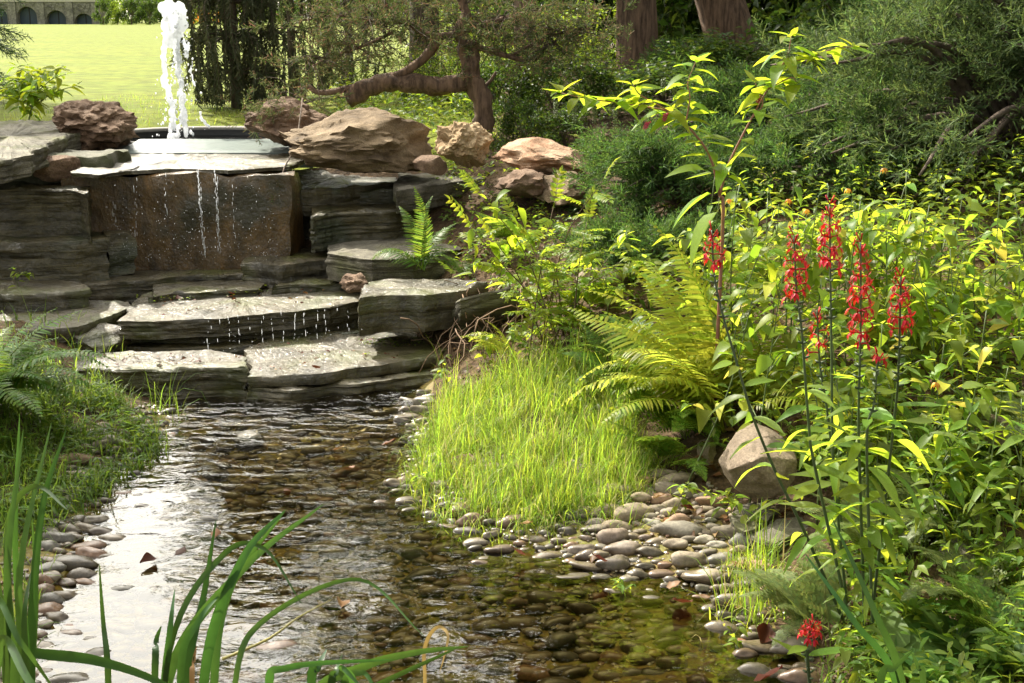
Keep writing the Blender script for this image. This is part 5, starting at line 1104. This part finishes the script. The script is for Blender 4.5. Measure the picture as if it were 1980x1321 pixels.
def juniper(name, label, base, reach, nbr, seed, mat, T, ssize=(.10, .2), updir=(.2, .9), per=16, droop=.15, cat='juniper', group=None, start=.35, az=(0, 6.283), scale=(1, 1, 1)):
    """low spreading juniper: branches from the base, feathery sprays along their outer part"""
    rr = random.Random(seed); root = empty(name, base); tag(root, label, cat, group); wood = MB(); fol = MB(); P = []; Dr = []; S_ = []
    for i in range(nbr):
        a = rr.uniform(*az); e = rr.uniform(*updir); L_ = reach * rr.uniform(.55, 1.05); d = rnd_dir(a, e)
        d = Vector((d.x * scale[0], d.y * scale[1], d.z * scale[2]))
        tip = d * L_; mid = tip * .5 + Vector((rr.gauss(0, .06), rr.gauss(0, .06), .1 * L_)); tip = tip + Vector((0, 0, -droop * L_))
        c = curve([Vector((0, 0, 0)), mid, tip], 12); wood.tube(c, [.022 * reach * (1 - .85 * k / 11) for k in range(12)], 5)
        for k in range(per):
            t = start + (1 - start) * rr.random() ** .8; f = t * 11; j = min(10, int(f)); p = c[j].lerp(c[j + 1], f - j); tg = (c[j + 1] - c[j]).normalized()
            dd = (tg * .8 + Vector((rr.gauss(0, .6), rr.gauss(0, .6), rr.gauss(.25, .5)))).normalized()
            p = p + Vector((rr.gauss(0, .05), rr.gauss(0, .05), rr.gauss(0, .04))) * reach
            P.append(p[:]); Dr.append(dd[:]); S_.append(rr.uniform(*ssize))
    link('branches', wood.mesh('branches', M_branch), root)
    spray_fill(fol, np.array(P), np.array(Dr), np.array(S_), T); link('foliage', fol.mesh('foliage', mat, False), root)
    return root
def jb(px, d, dz=0): 
    p = ground_at(px, d); p.z += dz; return p
juniper('juniper', 'wide dark green spreading juniper behind the pokeweed', jb(1560, 8.4), 1.05, 75, 1, M_jun, SPRfine, (.14, .26), (.1, .8), 16, scale=(1.2, .8, .6))
juniper('juniper', 'low dark juniper beside the orange boulder', jb(1300, 7.2), .75, 55, 2, M_jun, SPRfine, (.10, .2), (.1, .9), 15)
juniper('juniper', 'feathery juniper tuft catching light under the pokeweed', jb(1620, 6.9), .7, 50, 3, M_jun, SPRfine, (.10, .2), (.2, 1.1), 15)
juniper('juniper', 'low juniper mat above the grey rock', jb(1260, 6.5), .5, 45, 4, M_jun, SPRfine, (.08, .17), (.1, .8), 15, scale=(1.2, 1, .8))
juniper('juniper', 'tall grey-green juniper with bare lower branches', jb(1960, 6.9, -.1), 1.7, 80, 5, M_jungrey, SPRfine, (.14, .26), (.3, 1.3), 16, droop=.2, start=.5, az=(PI * .5, PI * 1.6))
juniper('juniper', 'dark juniper behind the pale-leaved herbs', jb(1830, 8.6), 1.3, 65, 6, M_jun, SPRfine, (.16, .28), (.3, 1.2), 15)
juniper('juniper', 'low distant juniper between the two thick trunks', jb(1350, 12.0), .6, 40, 8, M_jun, SPRfine, (.16, .28), (.1, .7), 14)
juniper('juniper', 'distant dark juniper beyond the leaning trunk', jb(1700, 12.0), 1.3, 65, 9, M_jun, SPRfine, (.2, .34), (.2, 1.1), 14)
juniper('juniper', 'tall dark juniper at the edge of the wood', jb(1950, 11), 2.2, 75, 10, M_jun, SPRfine, (.22, .4), (.3, 1.3), 14)
# bare branches in front of the tall juniper
root = empty('bare_branch', D(1990, 330, 6.3)); tag(root, 'bare arching juniper branch with dead twigs', 'branch')
mb = MB(); b0 = Vector(root.location)
for pl, r0 in (([(2060, 150), (1950, 230), (1900, 290), (1830, 340), (1720, 410), (1640, 470)], .016), ([(1960, 210), (1880, 300), (1850, 330), (1780, 350), (1700, 330)], .010), ([(2000, 180), (1930, 250), (1900, 310), (1820, 400), (1700, 380)], .008), ([(1950, 230), (1965, 300), (1975, 340)], .006)):
    c = curve([D(a, b_, 6.3 + RT.uniform(-.1, .1)) for a, b_ in pl], 16); mb.tube([p - b0 for p in c], [r0 * (1 - .7 * i / 15) for i in range(16)], 6)
    for k in range(14):
        p = c[RT.randrange(2, 16)]; e = p + Vector((RT.gauss(0, .09), RT.gauss(0, .06), RT.gauss(-.05, .09))); mb.tube([q - b0 for q in curve([p, p.lerp(e, .5) + Vector((0, 0, RT.gauss(0, .02))), e], 5)], [.0028, .0024, .002, .0015, .001], 4)
link('twigs', mb.mesh('twigs', M_branch), root)

# ------------------------------------------------------------------ twisted juniper tree
td = 9.3
tw = empty('twisted_juniper', Vector((D(935, 300, td).x, td, H(D(935, 300, td).x, td)))); tag(tw, 'old twisted juniper with a broken horizontal trunk and dry brown foliage', 'tree')
b0 = Vector(tw.location)
def limb(pl, r0, r1, d=td, n=26, wob=.0, ns=8, ret=None, lump=.07):
    c = curve([D(p[0], p[1], (p[2] if len(p) > 2 else d)) for p in pl], n); mb = MB()
    rad = [(r0 + (r1 - r0) * i / (n - 1)) * (1 + lump * noise.noise((i * .45, r0 * 99, 0))) for i in range(n)]
    mb.tube([p - b0 for p in c], rad, ns); V = np.concatenate(mb.V)
    V = V + np.array([[noise.noise((v[0] * 14, v[1] * 14, v[2] * 14 + 9 * k)) for k in range(3)] for v in V]) * min(r0, r1) * .5
    mb.V = [V]
    return mb, c
mbk = MB()
def addl(m):
    V = np.concatenate(m.V); mbk.add(V, np.concatenate(m.F4), np.concatenate(m.F3))
limbs = {}
for k, pl, r0, r1 in (('main', [(672, 196), (700, 176), (750, 158), (800, 162), (850, 166), (895, 158), (915, 140)], .062, .075), ('up', [(935, 330), (935, 250), (932, 190), (912, 150), (906, 110), (905, 85)], .075, .07),
                      ('sweep', [(575, 180), (595, 168), (620, 180), (680, 170), (760, 148), (805, 125), (835, 95), (850, 72)], .014, .04), ('top', [(850, 72), (820, 65), (790, 45), (765, 35), (740, 0)], .03, .015),
                      ('right', [(905, 88), (950, 98), (985, 110), (1030, 115), (1055, 90), (1075, 85)], .026, .012), ('right2', [(935, 200), (915, 178), (940, 165), (960, 140)], .02, .012), ('drop', [(592, 175), (585, 195), (560, 215)], .01, .005),
                      ('hang', [(585, 190), (575, 240), (572, 290), (555, 330), (545, 345)], .007, .003), ('up2', [(905, 88), (890, 60), (900, 20), (880, -20)], .05, .03), ('up3', [(850, 72), (900, 60), (960, 40), (1040, 20)], .03, .015), ('l2', [(765, 60), (700, 90), (640, 110), (600, 130)], .014, .005), ('r3', [(985, 110), (1050, 75), (1100, 62), (1140, 55)], .012, .005), ('u4', [(790, 45), (720, 40), (650, 30), (580, 40)], .012, .005)):
    dd = 8.3 if k == 'hang' else td
    m, c = limb(pl, r0, r1, dd if k != 'hang' else 8.6, ns=10 if r0 > .03 else 6); limbs[k] = c; link('trunk' if k == 'up' else 'branch', m.mesh('branch', M_bark), tw)
P, Dr, S_, tws = [], [], [], MB()
for k, n in (('top', 90), ('up2', 70), ('up3', 120), ('l2', 80), ('r3', 130), ('u4', 120), ('right', 70), ('drop', 30)):
    c = limbs[k]
    for i in range(n):
        p = c[RT.randrange(6, 26)]; e = p + Vector((RT.gauss(0, .2), RT.gauss(0, .2), RT.gauss(-.02, .13))); 
        if i % 2 == 0: tws.tube([q - b0 for q in curve([p, p.lerp(e, .5) + Vector((0, 0, RT.gauss(.02, .03))), e], 5)], [.005, .004, .003, .002, .0015], 4)
        P.append((e - b0)[:]); Dr.append((RT.gauss(0, 1), RT.gauss(0, 1), RT.gauss(.1, .6))); S_.append(RT.uniform(.10, .2))
for i in range(60):
    p = D(RT.gauss(540, 14), RT.uniform(335, 415), 7.7 + RT.gauss(0, .06)) if i > 14 else limbs['hang'][RT.randrange(10, 25)]; P.append((p - b0)[:]); Dr.append((RT.gauss(0, .6), RT.gauss(0, .6), -1)); S_.append(RT.uniform(.05, .1))
tws.tube([q - b0 for q in curve([D(585, 190, 8.6), D(572, 280, 8.1), D(548, 330, 7.75), D(540, 400, 7.7)], 12)], [.005] * 12, 5)
for i in range(50):
    p = D(RT.gauss(520, 30), RT.gauss(215, 18), 8.6 + RT.gauss(0, .1)); P.append((p - b0)[:]); Dr.append((RT.gauss(0, 1), RT.gauss(0, 1), RT.gauss(.2, .5))); S_.append(RT.uniform(.06, .12))
link('twigs', tws.mesh('twigs', M_branch), tw)
fo = MB(); spray_fill(fo, np.array(P), np.array(Dr), np.array(S_), SPRfine); link('foliage', fo.mesh('foliage', M_jundry, False), tw)

# ------------------------------------------------------------------ weeping conifers
def weeping(label, base, h, w, seed, n=90, lean=0):
    rr = random.Random(seed); root = empty('weeping_spruce', base); tag(root, label, 'tree', 'weeping spruces'); wood = MB(); nv, nf = [], []
    tr = curve([Vector((0, 0, 0)), Vector((lean * .3, 0, h * .6)), Vector((lean, 0, h))], 12); wood.tube(tr, [.06 * (1 - .7 * i / 11) for i in range(12)], 6); V = []; Fq = []
    Ps, Ds, Ss = [], [], []
    for i in range(n):
        t = rr.uniform(.12, 1); p = tr[int(t * 11)]; a = rr.uniform(0, 6.28); rad = w * rr.uniform(.25, 1) * (1.15 - t * .6); e = p + Vector((math.cos(a) * rad, math.sin(a) * rad, rr.uniform(-.05, .12)))
        L_ = rr.uniform(.35, .8) * h * .33; q = e + Vector((rr.gauss(0, .05), rr.gauss(0, .05), -L_)); q.z = max(q.z, .08)
        c = curve([p, e, e.lerp(q, .5) + Vector((rr.gauss(0, .02), 0, 0)), q], 22); wood.tube(c, [.008 - .006 * k / 21 for k in range(22)], 4)
        for k in range(4, 22):
            for s in range(4):
                tg = (c[min(21, k + 1)] - c[k - 1]).normalized(); Ps.append((c[k] + Vector((rr.gauss(0, .006), rr.gauss(0, .006), rr.gauss(0, .01))))[:]); dd = tg * .9 + Vector((rr.gauss(0, .6), rr.gauss(0, .6), rr.gauss(0, .3))); Ds.append(dd[:]); Ss.append(rr.uniform(.045, .08))
    link('branches', wood.mesh('branches', M_branch), root)
    T = (np.array([(-.1, 0, 0), (.1, 0, 0), (.05, 1, 0), (-.05, 1, 0), (0, 0, -.1), (0, 0, .1), (0, .9, .05), (0, .9, -.05)]), np.array([(0, 1, 2, 3), (4, 5, 6, 7)])); mb = MB()
    mb.inst(T[0], T[1], (), frames(np.array(Ps), np.array(Ds), np.array([0, 0, 1.]) + rng.normal(0, .5, (len(Ps), 3)), np.array(Ss))); link('needles', mb.mesh('needles', M_weep, False), root)
weeping('dense weeping spruce with curtains of branches beside the fountain', jb(478, 12.6), 3.0, .68, 1, 330)
weeping('thin weeping spruce seen behind the twisted juniper', jb(585, 14.5), 3.2, .62, 2, 130)
weeping('thin weeping spruce near the shaded tree trunk', jb(690, 16), 3.0, .62, 3, 110)

# ------------------------------------------------------------------ spruce at the lawn edge and the broadleaf tree shading the left bank
def conifer(name, label, base, h, r, seed, mat, nbr=110, per=13, z0=.1, group=None, ss=(.3, .5), T=None):
    rr = random.Random(seed); root = empty(name, base); tag(root, label, 'tree', group); wood = MB(); P, Dd, Ss = [], [], []
    wood.tube([(0, 0, -.1), (0, 0, h * .5), (0, 0, h)], [.02 * h, .012 * h, .01], 8); link('trunk', wood.mesh('trunk', M_barkg), root); br = MB()
    for i in range(nbr):
        t = z0 + (1 - z0) * (i / nbr); z = t * h; a = i * 2.4; L_ = r * (1 - t) ** .8 * rr.uniform(.8, 1.1) + .12; e = Vector((math.cos(a) * L_, math.sin(a) * L_, z - .18 * L_)); m = e * .5; m.z = z + .03 * L_
        c = curve([Vector((0, 0, z)), m, e], 9); br.tube(c, [.015 * (1 - .8 * k / 8) * (1 + L_) for k in range(9)], 4)
        for k in range(per):
            u = .2 + .8 * (k + rr.random()) / per; f = u * 8; j = min(7, int(f)); p = c[j].lerp(c[j + 1], f - j); tg = (c[j + 1] - c[j]).normalized(); sd = Vector((-math.sin(a), math.cos(a), 0)) * (1 if k % 2 else -1)
            P.append(p[:]); Dd.append((tg * .8 + sd * .7 * (1 - u * .6) + Vector((0, 0, rr.gauss(-.05, .15))))[:]); Ss.append(rr.uniform(*ss) * (1 - .4 * u))
    link('branches', br.mesh('branches', M_branch), root); mb = MB(); spray_fill(mb, np.array(P), np.array(Dd), np.array(Ss), T or SPR); link('crown', mb.mesh('crown', mat, False), root)
    return root
sp = conifer('spruce_tree', 'dark spruce at the lawn edge behind the large top slab', (-7.2, 13.5, H(-7.2, 13.5)), 6.3, 2.05, 1, M_spruce, 120, 26, .08, ss=(.45, .8))
def broadleaf(name, label, base, h, crown, seed, mat, nleaf=6000, lsize=(.06, .11), trunk_r=.13, bark=None, lean=(0, 0), group=None, nl=9, leafw=.24, mesh=None):
    """tapered trunk, limbs, and a crown of leaf clumps; crown = (radius, z0, z1)"""
    rr = random.Random(seed); root = empty(name, base); tag(root, label, 'tree', group); R0, z0, z1 = crown; wood = MB()
    top = Vector((lean[0], lean[1], (z0 + z1) / 2)); tr = curve([Vector((0, 0, -.15)), top * .5 + Vector((rr.gauss(0, .05), 0, 0)), top], 14); V0 = [trunk_r * (1.35 if i == 0 else 1) * (1 - .55 * i / 13) for i in range(14)]
    mbt = MB(); mbt.tube(tr, V0, 14); V = np.concatenate(mbt.V); V[:, :2] += np.array([[noise.noise((v[0] * 9, v[1] * 9, v[2] * .8 + k * 7)) for k in range(2)] for v in V]) * trunk_r * .18; mbt.V = [V]; link('trunk', mbt.mesh('trunk', bark or M_bark), root)
    ends = []
    for i in range(nl):
        t = rr.uniform(.5, 1); p = tr[int(t * 13)]; a = i * 2.4; e = Vector((lean[0] + math.cos(a) * R0 * rr.uniform(.4, .85), lean[1] + math.sin(a) * R0 * rr.uniform(.4, .85), rr.uniform(z0, z1)))
        c = curve([p, p.lerp(e, .5) + Vector((0, 0, .2)), e], 8); wood.tube(c, [trunk_r * .35 * (1 - .8 * k / 7) for k in range(8)], 5); ends += c[4:]
    link('limbs', wood.mesh('limbs', bark or M_bark), root)
    if mesh is None:
        P = []; nc = 46
        for i in range(nc):
            e = rr.choice(ends) if i % 2 else Vector((lean[0] + rr.gauss(0, .5) * R0, lean[1] + rr.gauss(0, .5) * R0, rr.uniform(z0, z1)))
            rc_ = R0 * rr.uniform(.16, .32)
            for k in range(nleaf // nc):
                d = Vector((rr.gauss(0, 1), rr.gauss(0, 1), rr.gauss(0, .7))).normalized() * rc_ * rr.random() ** .4; P.append((e + d)[:])
        P = np.array(P); m = len(P); r_ = np.random.default_rng(seed); v, f = leaf_T(leafw, 2, .3, .2, P_ov); mb = MB()
        mb.inst(v, f, (), frames(P, r_.normal(0, 1, (m, 3)) * [1, 1, .5], r_.normal(0, .5, (m, 3)) + [0, 0, 1], r_.uniform(*lsize, m))); mesh = mb.mesh('crown', mat)
    link('crown', mesh, root)
    return mesh
broadleaf('shade_tree', 'broadleaf tree overhanging the left bank', (-5.9, 9.0, H(-5.9, 9.0)), 11, (1.6, 3.3, 10.6), 5, M_wood, 4600, (.12, .2), .14, M_barkg)
# woodland trees on the right: trunks in view, crowns above
def trunk_tree(label, px, d, r, seed, lean=(0, 0), mesh=None, bark=None, z0=2.4, z1=7.5, R0=2.3, px_is_mid=True):
    x = D(px, 60, d).x; return broadleaf('woodland_tree', label, (x, d, H(x, d)), z1, (R0, z0, z1), seed, M_wood, 6500, (.14, .24), r, bark, lean, 'woodland trees', mesh=mesh)
cm1 = trunk_tree('tree with straight reddish trunk behind the pokeweed', 1236, 14.2, .25, 11)
cm2 = trunk_tree('tree with thick leaning trunk behind the juniper', 1455, 14.8, .31, 12, lean=(-1.6, .3))
trunk_tree('tree with slim pale trunk behind the twisted juniper', 1016, 13.2, .13, 13, mesh=cm1)
trunk_tree('tree with grey trunk behind the hanging dry foliage', 815, 16.0, .21, 14, mesh=cm2, bark=M_barkg)
for i, (px, d) in enumerate(((1610, 19), (1735, 17), (1130, 21), (1330, 23), (1890, 18), (960, 24), (1540, 27), (1080, 30), (2050, 14), (2250, 9.5))):
    trunk_tree(['slender dark tree in the depth of the wood', 'dark tree standing deep among the trunks'][i % 2], px, d, RT.uniform(.1, .2), 30 + i, mesh=(cm1, cm2)[i % 2], bark=M_barkg, z0=2.0, z1=7)
# dense shrub layer of the wood
def bush_T(seed, n, mat, lsize=(.05, .09), lw=.25, flat=.75):
    rr = random.Random(seed); P = []
    for i in range(26):
        c = Vector((rr.gauss(0, .45), rr.gauss(0, .45), rr.uniform(.1, .95))); q = rr.uniform(.16, .3)
        for k in range(n // 26):
            d = Vector((rr.gauss(0, 1), rr.gauss(0, 1), rr.gauss(0, flat))).normalized() * q * rr.random() ** .4; p = c + d; p.z = max(.02, p.z); P.append(p[:])
    P = np.array(P); m = len(P); r_ = np.random.default_rng(seed); v, f = leaf_T(lw, 2, .3, .2, P_ov); mb = MB(); mb.inst(v, f, (), frames(P, r_.normal(0, 1, (m, 3)) * [1, 1, .5], r_.normal(0, .5, (m, 3)) + [0, 0, 1], r_.uniform(*lsize, m)))
    return mb.mesh('foliage', mat)
def wood_T(seed):
    rr = random.Random(seed); mb = MB()
    for i in range(9): a = rr.uniform(0, 6.28); mb.tube(curve([Vector((0, 0, -.05)), Vector((math.cos(a) * .15, math.sin(a) * .15, .4)), Vector((math.cos(a) * .45, math.sin(a) * .45, rr.uniform(.6, 1.0)))], 6), [.02, .017, .014, .01, .007, .004], 4)
    return mb.mesh('stems', M_branch)
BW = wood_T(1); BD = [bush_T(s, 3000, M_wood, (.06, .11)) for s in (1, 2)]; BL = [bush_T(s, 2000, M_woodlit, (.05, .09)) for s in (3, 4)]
def bush(label, px, d, s, mesh, group, dz=0):
    b = ground_at(px, d); b.z += dz; root = empty('shrub', b); tag(root, label, 'shrub', group); root.rotation_euler = (0, 0, RT.uniform(0, 6.28)); root.scale = (s[0], s[0], s[1])
    link('stems', BW, root); link('foliage', mesh, root); return root
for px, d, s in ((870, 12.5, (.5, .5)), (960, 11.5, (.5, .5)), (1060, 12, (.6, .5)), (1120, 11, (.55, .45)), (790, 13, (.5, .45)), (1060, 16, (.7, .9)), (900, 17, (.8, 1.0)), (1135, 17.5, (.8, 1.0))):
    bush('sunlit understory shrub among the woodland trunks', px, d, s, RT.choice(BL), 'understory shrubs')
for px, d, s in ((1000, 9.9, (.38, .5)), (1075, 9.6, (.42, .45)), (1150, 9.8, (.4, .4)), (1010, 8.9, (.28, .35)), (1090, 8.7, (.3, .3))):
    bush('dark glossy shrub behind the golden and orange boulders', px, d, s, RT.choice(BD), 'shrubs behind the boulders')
for i in range(22):
    px = 930 + i * 55 + RT.uniform(-20, 20); bush('dark woodland shrub closing the view between the trunks', px, RT.uniform(18, 26), (RT.uniform(1.3, 2.0), RT.uniform(2.4, 3.6)), RT.choice(BD), 'woodland shrubs')
for i in range(9):
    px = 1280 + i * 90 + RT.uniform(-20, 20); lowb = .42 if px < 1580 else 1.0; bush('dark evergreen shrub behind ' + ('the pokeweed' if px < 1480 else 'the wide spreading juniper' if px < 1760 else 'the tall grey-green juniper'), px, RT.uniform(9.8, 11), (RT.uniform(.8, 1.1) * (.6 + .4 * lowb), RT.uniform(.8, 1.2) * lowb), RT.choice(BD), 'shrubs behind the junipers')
# yellow-green bush on the lawn side
b = ground_at(82, 10.2); bushy('sapling', 'yellow-green sapling behind the large top slab', 'shrub', None, b, D(85, 140, 10.2), ME_poke, (.11, .17), nbr=22, per=10, spread=.3, main=20, r=.008)
# dry fallen patch plants by the trunk base
ln = lambda r, n: np.stack([r.uniform(-4.6, .2, n), 9.0 + 6 * r.random(n) ** 1.6], 1)
def ok_region(r, n):
    P = ln(r, n); k = (np.hypot(P[:, 0] - pcx, P[:, 1] - pcy) > pr + .16) & ~((P[:, 0] > -3.6) & (P[:, 0] < -1.0) & (P[:, 1] < 9.4)); return P[k]
grass_obj('lawn_blades', 'fine mown grass blades at the near edge of the lawn', M_grassY, [blades(9000, ok_region, .03, .06, .004, .6, 21, 3)])
mg = poly_region([(650,255),(900,275),(960,215),(900,185),(640,205)], 1.0)
scatter_leaves('meadow_plants', 'mixed sunlit weeds behind the biggest boulder', 'weeds', M_woodlit, 2600, mg, (.0, .25), (.04, .08), .2, 31, P_ov)

# ------------------------------------------------------------------ far wall with arches, far planting
M_fstone = rockmat('far_wall_stone', [(.10, .10, .09), (.17, .165, .145), (.24, .23, .20), (.30, .29, .26)], 1.3, .9, .6, 3, fine=6)
M_door = plainmat('blue_door', (.045, .07, .10), .5, var=.1, scale=2)
M_rail = plainmat('pale_stone', (.42, .40, .34), .8, var=.1, scale=2)
wd = 150.0; zb = D(100, 48, wd).z; wall = empty('terrace_wall', D(60, 48, wd)); tag(wall, 'grey stone terrace wall with arched blue doors beyond the lawn', 'wall', kind='thing')
wo_ = Vector(wall.location); mpp = MPP(wd)
X = lambda px: D(px, 40, wd).x - wo_.x
arch = [(-2, 17, 15), (53, 19, 13), (109, 19.5, 20), (162, 18, 26)]           # centre px, half width px, crown py
zc = lambda py: D(60, py, wd).z - wo_.z
def wall_front():
    """stone face with real arched openings, 0.9 m deep"""
    mb = MB(); x0, x1, zt = X(-60), X(192), zc(4); xs = [x0]
    segs = []
    for c, hw, py in arch: segs.append((X(c - hw), X(c + hw), zc(py)))
    cur = x0
    def quad(a, b, c_, d_): mb.add([a, b, c_, d_], [(0, 1, 2, 3)])
    for a, b_, ztop in segs:
        quad((cur, 0, -1), (a, 0, -1), (a, 0, zt), (cur, 0, zt)); n = 14; hw = (b_ - a) / 2; cxx = (a + b_) / 2; spring = max(.2, ztop - hw)
        rad_z = ztop - spring
        P_ = [(cxx - hw * math.cos(math.pi * i / n), spring + rad_z * math.sin(math.pi * i / n)) for i in range(n + 1)]
        for i in range(n):
            (xa_, za_), (xb_, zb_) = P_[i], P_[i + 1]; quad((xa_, 0, za_), (xb_, 0, zb_), (xb_, 0, zt), (xa_, 0, zt)); quad((xa_, 0, za_), (xa_, .9, za_), (xb_, .9, zb_), (xb_, 0, zb_))
        quad((a, 0, -1), (a, .9, -1), (a, .9, spring), (a, 0, spring)); quad((b_, 0, -1), (b_, 0, spring), (b_, .9, spring), (b_, .9, -1)); cur = b_
    quad((cur, 0, -1), (x1, 0, -1), (x1, 0, zt), (cur, 0, zt)); quad((x0, 0, zt), (x1, 0, zt), (x1, 3, zt), (x0, 3, zt)); quad((x1, 0, -1), (x1, 3, -1), (x1, 3, zt), (x1, 0, zt))
    return mb
link('stone_face', wall_front().mesh('stone_face', M_fstone, False), wall)
for c, hw, py in arch:
    a, b_, zt = X(c - hw) - .1, X(c + hw) + .1, zc(py) + .15; mb = MB()
    mb.add([(a, .85, -1), (b_, .85, -1), (b_, .85, zt), (a, .85, zt), (a, .95, -1), (b_, .95, -1), (b_, .95, zt), (a, .95, zt)], [(0, 1, 2, 3), (5, 4, 7, 6), (3, 2, 6, 7), (0, 4, 5, 1), (0, 3, 7, 4), (1, 5, 6, 2)])
    dr_ = link('door', mb.mesh('door', M_door, False), wall)
    mb = MB(); m_ = (a + b_) / 2; mb.add([(m_ - .05, .80, -1), (m_ + .05, .80, -1), (m_ + .05, .80, zt - .2), (m_ - .05, .80, zt - .2), (m_ - .05, .85, -1), (m_ + .05, .85, -1), (m_ + .05, .85, zt - .2), (m_ - .05, .85, zt - .2)], [(0, 1, 2, 3), (3, 2, 6, 7), (0, 3, 7, 4), (1, 5, 6, 2)]); link('door_stile', mb.mesh('door_stile', M_dark, False), dr_)
mb = MB()
def boxm(mb, x0, x1, y0, y1, z0, z1):
    mb.add([(x0, y0, z0), (x1, y0, z0), (x1, y1, z0), (x0, y1, z0), (x0, y0, z1), (x1, y0, z1), (x1, y1, z1), (x0, y1, z1)], [(0, 1, 5, 4), (1, 2, 6, 5), (2, 3, 7, 6), (3, 0, 4, 7), (4, 5, 6, 7), (3, 2, 1, 0)])
boxm(mb, X(-60), X(192), -.12, .6, zc(4) + .01, zc(4) + .25); link('coping', mb.mesh('coping', M_rail, False), wall)
for c in (26, 81, 136, 186):
    mb = MB(); boxm(mb, X(c - 7), X(c + 7), -.25, -.01, -1, zc(5)); link('pier', mb.mesh('pier', M_fstone, False), wall)
mb = MB(); boxm(mb, X(-60), X(192), .2, .45, zc(4) + 1.05, zc(4) + 1.2); link('rail', mb.mesh('rail', M_rail, False), wall)
for i in range(36):
    mb = MB(); x = X(-58 + i * 7); boxm(mb, x, x + .16, .25, .4, zc(4) + .25, zc(4) + 1.06); link('baluster', mb.mesh('baluster', M_rail, False), wall)
# stone courses of the wall: the blocks that can be made out
BM = MB(); boxm(BM, -.5, .5, -.5, .5, -.5, .5); BMe = BM.mesh('block', M_fstone, False)
for i in range(140):
    px = RT.uniform(-8, 188); py = RT.uniform(6, 44)
    if any(abs(px - c) < hw + 2 and py > p - 2 for c, hw, p in arch) or any(abs(px - c) < 9 for c in (26, 81, 136, 186)): continue
    o = link('block', BMe, wall); o.location = (X(px), -.02, zc(py)); o.scale = (RT.uniform(.3, .6), .12, RT.uniform(.2, .32))
# far planting behind the lawn
FB = [bush_T(s, 2600, m, (.08, .14)) for s, m in ((7, M_wood), (8, M_woodlit))]
def farbush(label, px, py0, py1, d, wpx, mesh, group, cat='shrub'):
    b = D(px, py1, d); h = (py1 - py0) * MPP(d) / 1.15; root = empty('shrub', b); tag(root, label, cat, group); s = wpx * MPP(d) / 2.0; root.scale = (s, s, h); link('stems', BW, root); link('foliage', mesh, root)
for px, y0, y1, wpx, k in ((200, -5, 48, 40, 0), (228, 0, 48, 40, 1), (255, -8, 48, 50, 0), (290, -5, 48, 45, 0), (330, -10, 48, 50, 0), (420, 10, 48, 40, 1), (455, 5, 48, 40, 1), (370, 12, 48, 30, 1), (500, -10, 48, 60, 0), (560, -10, 48, 60, 0), (630, -10, 48, 60, 0), (700, -15, 48, 70, 0), (780, -15, 48, 70, 0), (850, -15, 48, 70, 0)):
    farbush(['dark clipped shrub at the far side of the lawn', 'pale green shrub at the far side of the lawn'][k], px, y0, y1, 140, wpx, FB[k], 'shrubs across the lawn')
v, f = leaf_T(.3, 2, .3, .1, P_ov); r_ = np.random.default_rng(4); P = np.array([D(r_.normal(400, 20), r_.uniform(22, 45), 138 + r_.uniform(0, 3))[:] for _ in range(120)]); mb = MB(); mb.inst(v, f, (), frames(P, r_.normal(0, 1, (120, 3)), r_.normal(0, 1, (120, 3)), .4))
tag(link('orange_flower_bed', mb.mesh('orange_flower_bed', M_orangefl)), 'bed of orange flowers across the lawn', 'flowers', kind='stuff')
for i in range(16):
    px = -250 + i * 75; d = RT.uniform(165, 190); x = D(px, 40, d).x; z = 3.3
    broadleaf('distant_tree', ['tall distant tree beyond the terrace wall', 'broad distant tree beyond the lawn'][px > 190], (x, d, z), 14, (5.5, 3, 13), 60 + i, M_wood, 0, trunk_r=.4, bark=M_barkg, group='distant trees', nl=6, mesh=FT[i % 2] if i > 1 else None) if False else None
def big_T(seed, mat, n=5000):
    rr = random.Random(seed); P = []
    for i in range(50):
        c = Vector((rr.gauss(0, .45), rr.gauss(0, .45), rr.uniform(.15, 1.0))); q = rr.uniform(.12, .25)
        for k in range(n // 50): d = Vector((rr.gauss(0, 1), rr.gauss(0, 1), rr.gauss(0, .7))).normalized() * q * rr.random() ** .4; P.append((c + d)[:])
    P = np.array(P); m = len(P); r2 = np.random.default_rng(seed); v, f = leaf_T(.28, 2, .3, .2, P_ov); mb = MB(); mb.inst(v, f, (), frames(P, r2.normal(0, 1, (m, 3)), r2.normal(0, .6, (m, 3)) + [0, 0, 1], r2.uniform(.06, .11, m))); return mb.mesh('crown', mat)
FT = [big_T(1, M_wood), big_T(2, M_wood)]
mb = MB(); mb.tube([(0, 0, -.05), (0, 0, .3), (0, 0, .7)], [.035, .025, .01], 8); FTR = mb.mesh('trunk', M_barkg)
for i in range(17):
    px = -260 + i * 72 + RT.uniform(-20, 20); d = RT.uniform(168, 195); x = D(px, 40, d).x; root = empty('distant_tree', (x, d, 3.4)); s = RT.uniform(5, 7); root.scale = (s, s, s * RT.uniform(1.3, 1.8)); root.rotation_euler = (0, 0, RT.uniform(0, 6))
    tag(root, 'tall dark tree in the row beyond the lawn', 'tree', 'distant trees'); link('trunk', FTR, root); link('crown', FT[i % 2], root)
